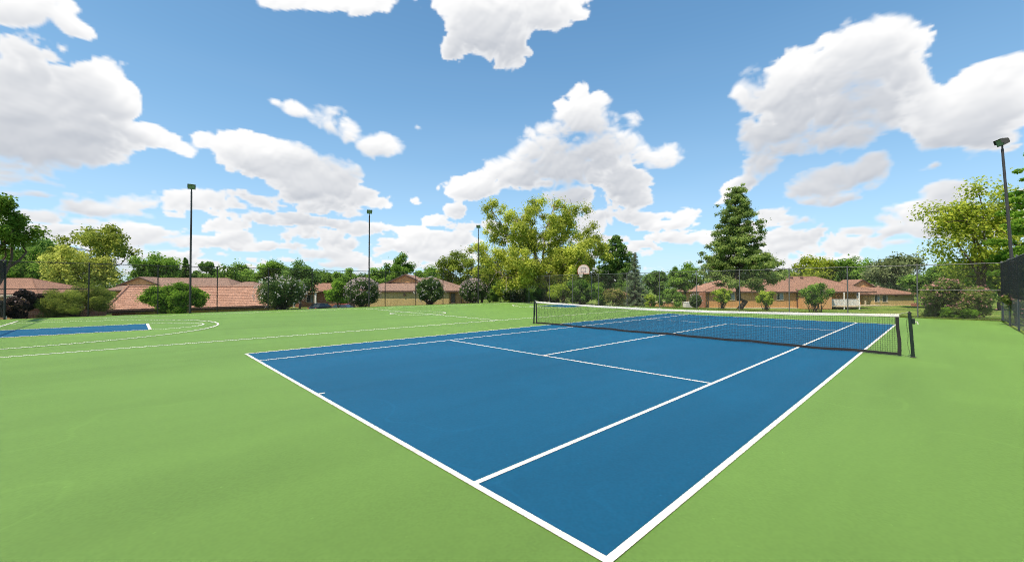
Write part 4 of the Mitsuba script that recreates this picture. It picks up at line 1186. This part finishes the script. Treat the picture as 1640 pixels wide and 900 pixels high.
PLANTS = [
    ('broadleaf_tree', 'overhang', -31.59, -19.83, 8.11, 1.93, 'shadymid', 1, 'bright green tree reaching in over the shaded corner of the basketball end', 'tree', ''),
    ('flowering_shrub', 'dark', -29.2, -18.62, 1.88, 1.42, 'purple', 2, 'dark purple leaved shrub in the corner beside the blue basketball key', 'shrub', ''),
    ('pine_shrub', 'pine', -29.6, -16.44, 2.09, 2.0, 'pine', 3, 'bushy needle leaved pine shrub between the dark purple shrub and the tile roof', 'shrub', ''),
    ('leafy_shrub', 'shrub', -29.4, -11.78, 2.17, 2.07, 'bright', 4, 'loose bright green shrub around the light pole in front of the tile roof', 'shrub', ''),
    ('rose_of_sharon', 'ball', -29.3, -5.23, 2.64, 1.85, 'darkwhite', 5, 'round shrub with white blossoms hiding the right end of the tile roof', 'shrub', 'flowering round shrubs along the fence'),
    ('rose_of_sharon', 'ball', -29.3, 1.44, 2.54, 1.59, 'darkpink', 6, 'round shrub topped with pale pink blossoms around the second light pole', 'shrub', 'flowering round shrubs along the fence'),
    ('rose_of_sharon', 'ball', -29.3, 8.48, 2.77, 1.61, 'darkwhite', 7, 'round flowering shrub in front of the tan board sided building', 'shrub', 'flowering round shrubs along the fence'),
    ('rose_of_sharon', 'ball', -29.5, 14.41, 2.66, 1.7, 'darkpink', 8, 'round pale flowering shrub at the foot of the farthest light pole', 'shrub', 'flowering round shrubs along the fence'),
    ('leafy_shrub', 'shrub', -30.5, 17.96, 2.35, 1.14, 'mid', 9, 'upright green shrub leaning against the round shrub at the farthest light pole', 'shrub', ''),
    ('leafy_shrub', 'shrub', -32.0, 21.16, 3.36, 1.78, 'yellow', 10, 'yellow green loose shrub under the left side of the spreading tree', 'shrub', ''),
    ('leafy_shrub', 'ball', -29.3, 20.38, 1.74, 1.23, 'darkwhite', 11, 'low dark shrub with few white blossoms just left of the far fence corner', 'shrub', ''),
    ('leafy_shrub', 'shrub', -25.23, 20.3, 1.88, 1.74, 'dark', 12, 'low dark green shrub in front of the trunk of the spreading tree', 'shrub', ''),
    ('leafy_shrub', 'shrub', -21.41, 20.3, 2.69, 1.91, 'yellow', 13, 'tall yellowish green shrub right of the trunk of the spreading tree', 'shrub', ''),
    ('leafy_shrub', 'shrub', -19.04, 20.6, 3.05, 1.97, 'dark', 14, 'dark leafy shrub behind the fence below the basketball backboard', 'shrub', ''),
    ('leafy_shrub', 'shrub', -16.5, 20.3, 2.74, 1.63, 'mid', 15, 'mid green shrub behind the pole of the basketball hoop', 'shrub', ''),
    ('crape_myrtle', 'crape', -14.79, 20.2, 2.1, 1.51, 'pinkbrown', 16, 'brownish crape myrtle with faded pink flower heads right of the hoop pole', 'shrub', ''),
    ('blue_spruce', 'spruce', -15.39, 25.0, 5.45, 1.46, 'spruce', 17, 'silvery blue spruce rising above the far fence', 'tree', ''),
    ('leafy_shrub', 'shrub', -12.17, 22.0, 1.55, 0.89, 'yellow', 18, 'small yellow green shrub right of the blue spruce', 'shrub', ''),
    ('leafy_shrub', 'shrub', -11.23, 23.0, 1.67, 0.89, 'dark', 19, 'dark shrub between the small yellow green shrub and the leafy tree', 'shrub', ''),
    ('leafy_shrub', 'ball', -8.66, 24.0, 1.1, 0.58, 'darkwhite', 20, 'small dark shrub with white flowers beside the white cabinet', 'shrub', ''),
    ('leafy_shrub', 'vase', -5.72, 22.15, 1.68, 1.0, 'yellow', 21, 'vase shaped yellow green shrub left of the pin oak trunk', 'shrub', 'young shrubs on the lawn by the long tan house'),
    ('leafy_shrub', 'vase', -3.17, 24.85, 1.52, 1.05, 'yellow', 22, 'vase shaped yellow green shrub under the small window of the long tan house', 'shrub', 'young shrubs on the lawn by the long tan house'),
    ('crape_myrtle', 'vase', 0.53, 22.94, 2.14, 1.39, 'mid', 23, 'multi stemmed green crape myrtle hiding the porch of the long tan house', 'shrub', ''),
    ('crape_myrtle', 'crape', 7.62, 20.6, 2.55, 2.01, 'pinkcrape', 24, 'large rounded crape myrtle full of pink flowers by the windscreen fence', 'shrub', ''),
    ('crape_myrtle', 'crape', 9.73, 15.2, 1.67, 0.94, 'pinkcrape', 25, 'pink flowering shrub seen through the foot of the windscreen fence', 'shrub', ''),
    ('spreading_tree', 'sycamore', -25.57, 21.53, 11.81, 7.26, 'sycamore', 26, 'large spreading yellow green tree with pale forked limbs left of the backboard', 'tree', ''),
    ('evergreen_tree', 'conic', -21.72, 31.43, 8.39, 3.21, 'darkgreen', 27, 'dark green pointed tree between the spreading tree and the blue spruce', 'tree', ''),
    ('pin_oak', 'oak', -8.28, 34.01, 12.39, 4.48, 'oak', 28, 'tall pyramid shaped oak standing alone before the long tan house', 'tree', ''),
    ('shade_tree', 'round', 9.04, 36.33, 10.48, 4.17, 'yellowtree', 29, 'big yellow green shade tree behind the pink crape myrtle', 'tree', ''),
    ('conifer_tree', 'layered', 11.82, 26.16, 12.64, 3.33, 'bright', 30, 'tall layered tree behind the windscreen fence and the nearest right light pole', 'tree', ''),
    ('shade_tree', 'round', -105.5, -19.43, 15.01, 8.42, 'bushy', 31, 'large yellowish green tree standing behind the far left roofs', 'tree', ''),
    ('shade_tree', 'round', -98.53, -20.79, 9.1, 5.55, 'paleyellow', 32, 'pale yellow green small tree in front of the large yellowish tree', 'tree', ''),
    ('shade_tree', 'round', -123.14, -27.93, 13.06, 6.29, 'darkgreen', 33, 'dark green tree behind the far left brown roof', 'tree', ''),
    ('shade_tree', 'round', -112.75, -30.04, 9.52, 6.8, 'mid', 34, 'low light green tree behind the purple shrub and the far left brown roof', 'tree', ''),
    ('shade_tree', 'round', -99.74, -10.42, 9.3, 4.2, 'mid', 35, 'hazy green tree above the brown gabled roof', 'tree', 'trees along the skyline'),
    ('conifer_tree', 'conic', -101.99, -5.52, 7.94, 1.57, 'darkgreen', 36, 'slim pointed conifer left of the nearest light pole', 'tree', 'trees along the skyline'),
    ('shade_tree', 'round', -99.11, -2.47, 8.2, 2.62, 'darkgreen', 37, 'small dark tree just right of the nearest light pole', 'tree', 'trees along the skyline'),
    ('shade_tree', 'round', -113.79, -7.81, 6.89, 6.39, 'mid', 38, 'low spreading green tree behind the bright shrub and the brown gabled roof', 'tree', 'trees along the skyline'),
    ('shade_tree', 'round', -82.75, 0.29, 6.74, 3.93, 'mid', 39, 'green tree rising above the middle of the tile roof', 'tree', 'trees along the skyline'),
    ('shade_tree', 'round', -74.97, 4.16, 7.65, 3.0, 'mid', 40, 'two lobed green tree behind the round shrub at the end of the tile roof', 'tree', 'trees along the skyline'),
    ('shade_tree', 'round', -60.44, 4.98, 5.77, 2.96, 'darkgreen', 41, 'dense dark tree just right of the round shrub with white blossoms', 'tree', 'trees along the skyline'),
    ('shade_tree', 'round', -49.4, 6.47, 3.45, 2.21, 'bright', 42, 'small low bright green tree above the parked cars', 'tree', 'trees along the skyline'),
    ('shade_tree', 'round', -73.56, 17.31, 6.33, 2.96, 'mid', 43, 'rounded tree standing behind the parked cars left of the second light pole', 'tree', 'trees along the skyline'),
    ('shade_tree', 'round', -74.18, 23.94, 6.22, 3.15, 'mid', 44, 'low tree between the second light pole and the tall round tree', 'tree', 'trees along the skyline'),
    ('shade_tree', 'round', -64.7, 23.79, 8.73, 3.25, 'mid', 45, 'tall round tree rising behind the tan board sided building', 'tree', 'trees along the skyline'),
    ('shade_tree', 'round', -44.1, 22.3, 7.58, 3.25, 'fresh', 46, 'broad yellowish tree right of the tan board sided building', 'tree', 'trees along the skyline'),
    ('shade_tree', 'round', -21.03, 40.9, 5.23, 1.97, 'darkgreen', 47, 'slender tree right of the blue spruce', 'tree', ''),
    ('shade_tree', 'round', -15.66, 37.85, 5.58, 2.41, 'mid', 48, 'leafy tree between the slender tree and the pin oak', 'tree', ''),
    ('shade_tree', 'round', -20.15, 95.76, 6.42, 4.4, 'mid', 49, 'low tree behind the left roof ridge of the long tan house', 'tree', 'trees behind the long tan house'),
    ('shade_tree', 'round', -12.19, 93.99, 8.65, 4.89, 'yellowtree', 50, 'light green tree behind the roof ridge of the long tan house', 'tree', 'trees behind the long tan house'),
    ('shade_tree', 'round', -5.96, 96.22, 8.68, 4.98, 'mid', 51, 'broad round green tree above the gabled roof', 'tree', 'trees behind the long tan house'),
    ('shade_tree', 'round', 0.95, 88.97, 8.55, 4.4, 'grey', 52, 'open grey green tree with pale gaps right of the gabled roof', 'tree', 'trees behind the long tan house'),
    ('shade_tree', 'round', 5.99, 69.53, 4.94, 3.04, 'mid', 53, 'green tree behind the corner post left of the pink crape myrtle', 'tree', ''),
    ('leafy_shrub', 'shrub', -32.5, 24.83, 2.94, 2.39, 'dark', 54, 'dark green shrub left of the trunk of the spreading tree', 'shrub', ''),
    ('leafy_shrub', 'shrub', -26.16, 24.0, 3.28, 2.32, 'dark', 55, 'dark tall shrub behind the yellowish green shrub right of the big trunk', 'shrub', ''),
    ('leafy_shrub', 'shrub', -17.87, 27.0, 2.73, 2.14, 'dark', 56, 'dark green shrub behind the brownish crape myrtle', 'shrub', ''),
    ('leafy_shrub', 'shrub', -11.92, 27.0, 2.05, 1.42, 'mid', 57, 'mid green shrub under the leafy tree left of the pin oak', 'shrub', ''),
    ('shade_tree', 'round', 12.03, 67.19, 6.69, 3.69, 'mid', 58, 'green tree filling the gap behind the corner of the windscreen fence', 'tree', ''),
    ('shade_tree', 'round', 8.69, 75.31, 5.89, 3.7, 'darkgreen', 59, 'dark green tree directly behind the pink crape myrtle', 'tree', ''),
    ('leafy_shrub', 'shrub', 7.46, 19.5, 0.64, 0.91, 'bright', 60, 'low bright green plants at the foot of the pink crape myrtle', 'plant', ''),
    ('shade_tree', 'round', -92.98, 18.6, 6.02, 4.1, 'mid', 61, 'small hazy green tree left of the parked cars on the skyline', 'tree', 'trees along the skyline'),
    ('shade_tree', 'round', -85.53, 26.49, 5.28, 3.81, 'darkgreen', 62, 'low dark tree right behind the second light pole on the skyline', 'tree', 'trees along the skyline'),
    ('shade_tree', 'round', -73.46, 34.91, 6.87, 3.97, 'mid', 63, 'hazy tree above the right half of the board sided building', 'tree', 'trees along the skyline'),
    ('shade_tree', 'round', -39.78, 23.95, 7.76, 3.15, 'fresh', 64, 'yellow green tree at the left flank of the spreading tree', 'tree', ''),
    ('shade_tree', 'round', -27.3, 31.35, 6.75, 2.94, 'fresh', 65, 'yellow green tree at the right flank of the spreading tree behind the backboard', 'tree', ''),
]


for row in PLANTS:
    plant(*row)

# far woodland closing the horizon
rng = np.random.default_rng(77)
C, CR = [], []
for i_ in range(420):
    a = math.radians(rng.uniform(-112, 22))
    d = rng.uniform(118, 175)
    h = rng.uniform(5.0, 8.4) * (d / 140)
    c = np.array([CAM[0] + d * math.sin(a), CAM[1] + d * math.cos(a), -1.5])
    for q in range(5):
        C.append(c + [rng.normal(0, 1.6), rng.normal(0, 1.6), h * rng.uniform(0.15, 0.85)]); CR.append(rng.uniform(1.0, 2.0))
mesh, uv = leaves(rng, np.array(C), np.array(CR), 90000, 0.62, 0.8)
k = key_of("woodland")
scene[k] = mikit.ply(mesh, leaf_bsdf("darkgreen"), uv=uv)
labels[k] = {"label": "far belt of green trees along the horizon", "kind": "stuff"}

# grass on the strip beyond the far fence
rng = np.random.default_rng(5)
n = 60000
px = rng.uniform(-12.0, 14.0, n); py = 18.14 + 9 * rng.random(n) ** 2.0
pz = terrain(px, py)
hgt = rng.uniform(0.05, 0.13, n) * (0.6 + 0.8 * meshkit.noise(np.stack([px * 1.5, py * 1.5, 0 * px], -1), 9))
a = rng.random(n) * 2 * np.pi; w = 0.012
base = np.stack([px, py, pz - 0.01], 1); s_ = np.stack([np.cos(a) * w, np.sin(a) * w, 0 * a], 1)
tip = base + np.stack([rng.normal(0, 0.03, n), rng.normal(0, 0.03, n), hgt + 0.01], 1)
v = np.stack([base - s_, base + s_, tip], 1).reshape(-1, 3)
f = np.arange(3 * n).reshape(-1, 3)
k = key_of("lawn_grass")
scene[k] = mikit.ply((v, f), leaf_bsdf("grassblade"), uv=np.repeat(rng.random((n, 2)), 3, 0))
labels[k] = {"label": "mown grass of the lawn beyond the far fence", "kind": "stuff"}
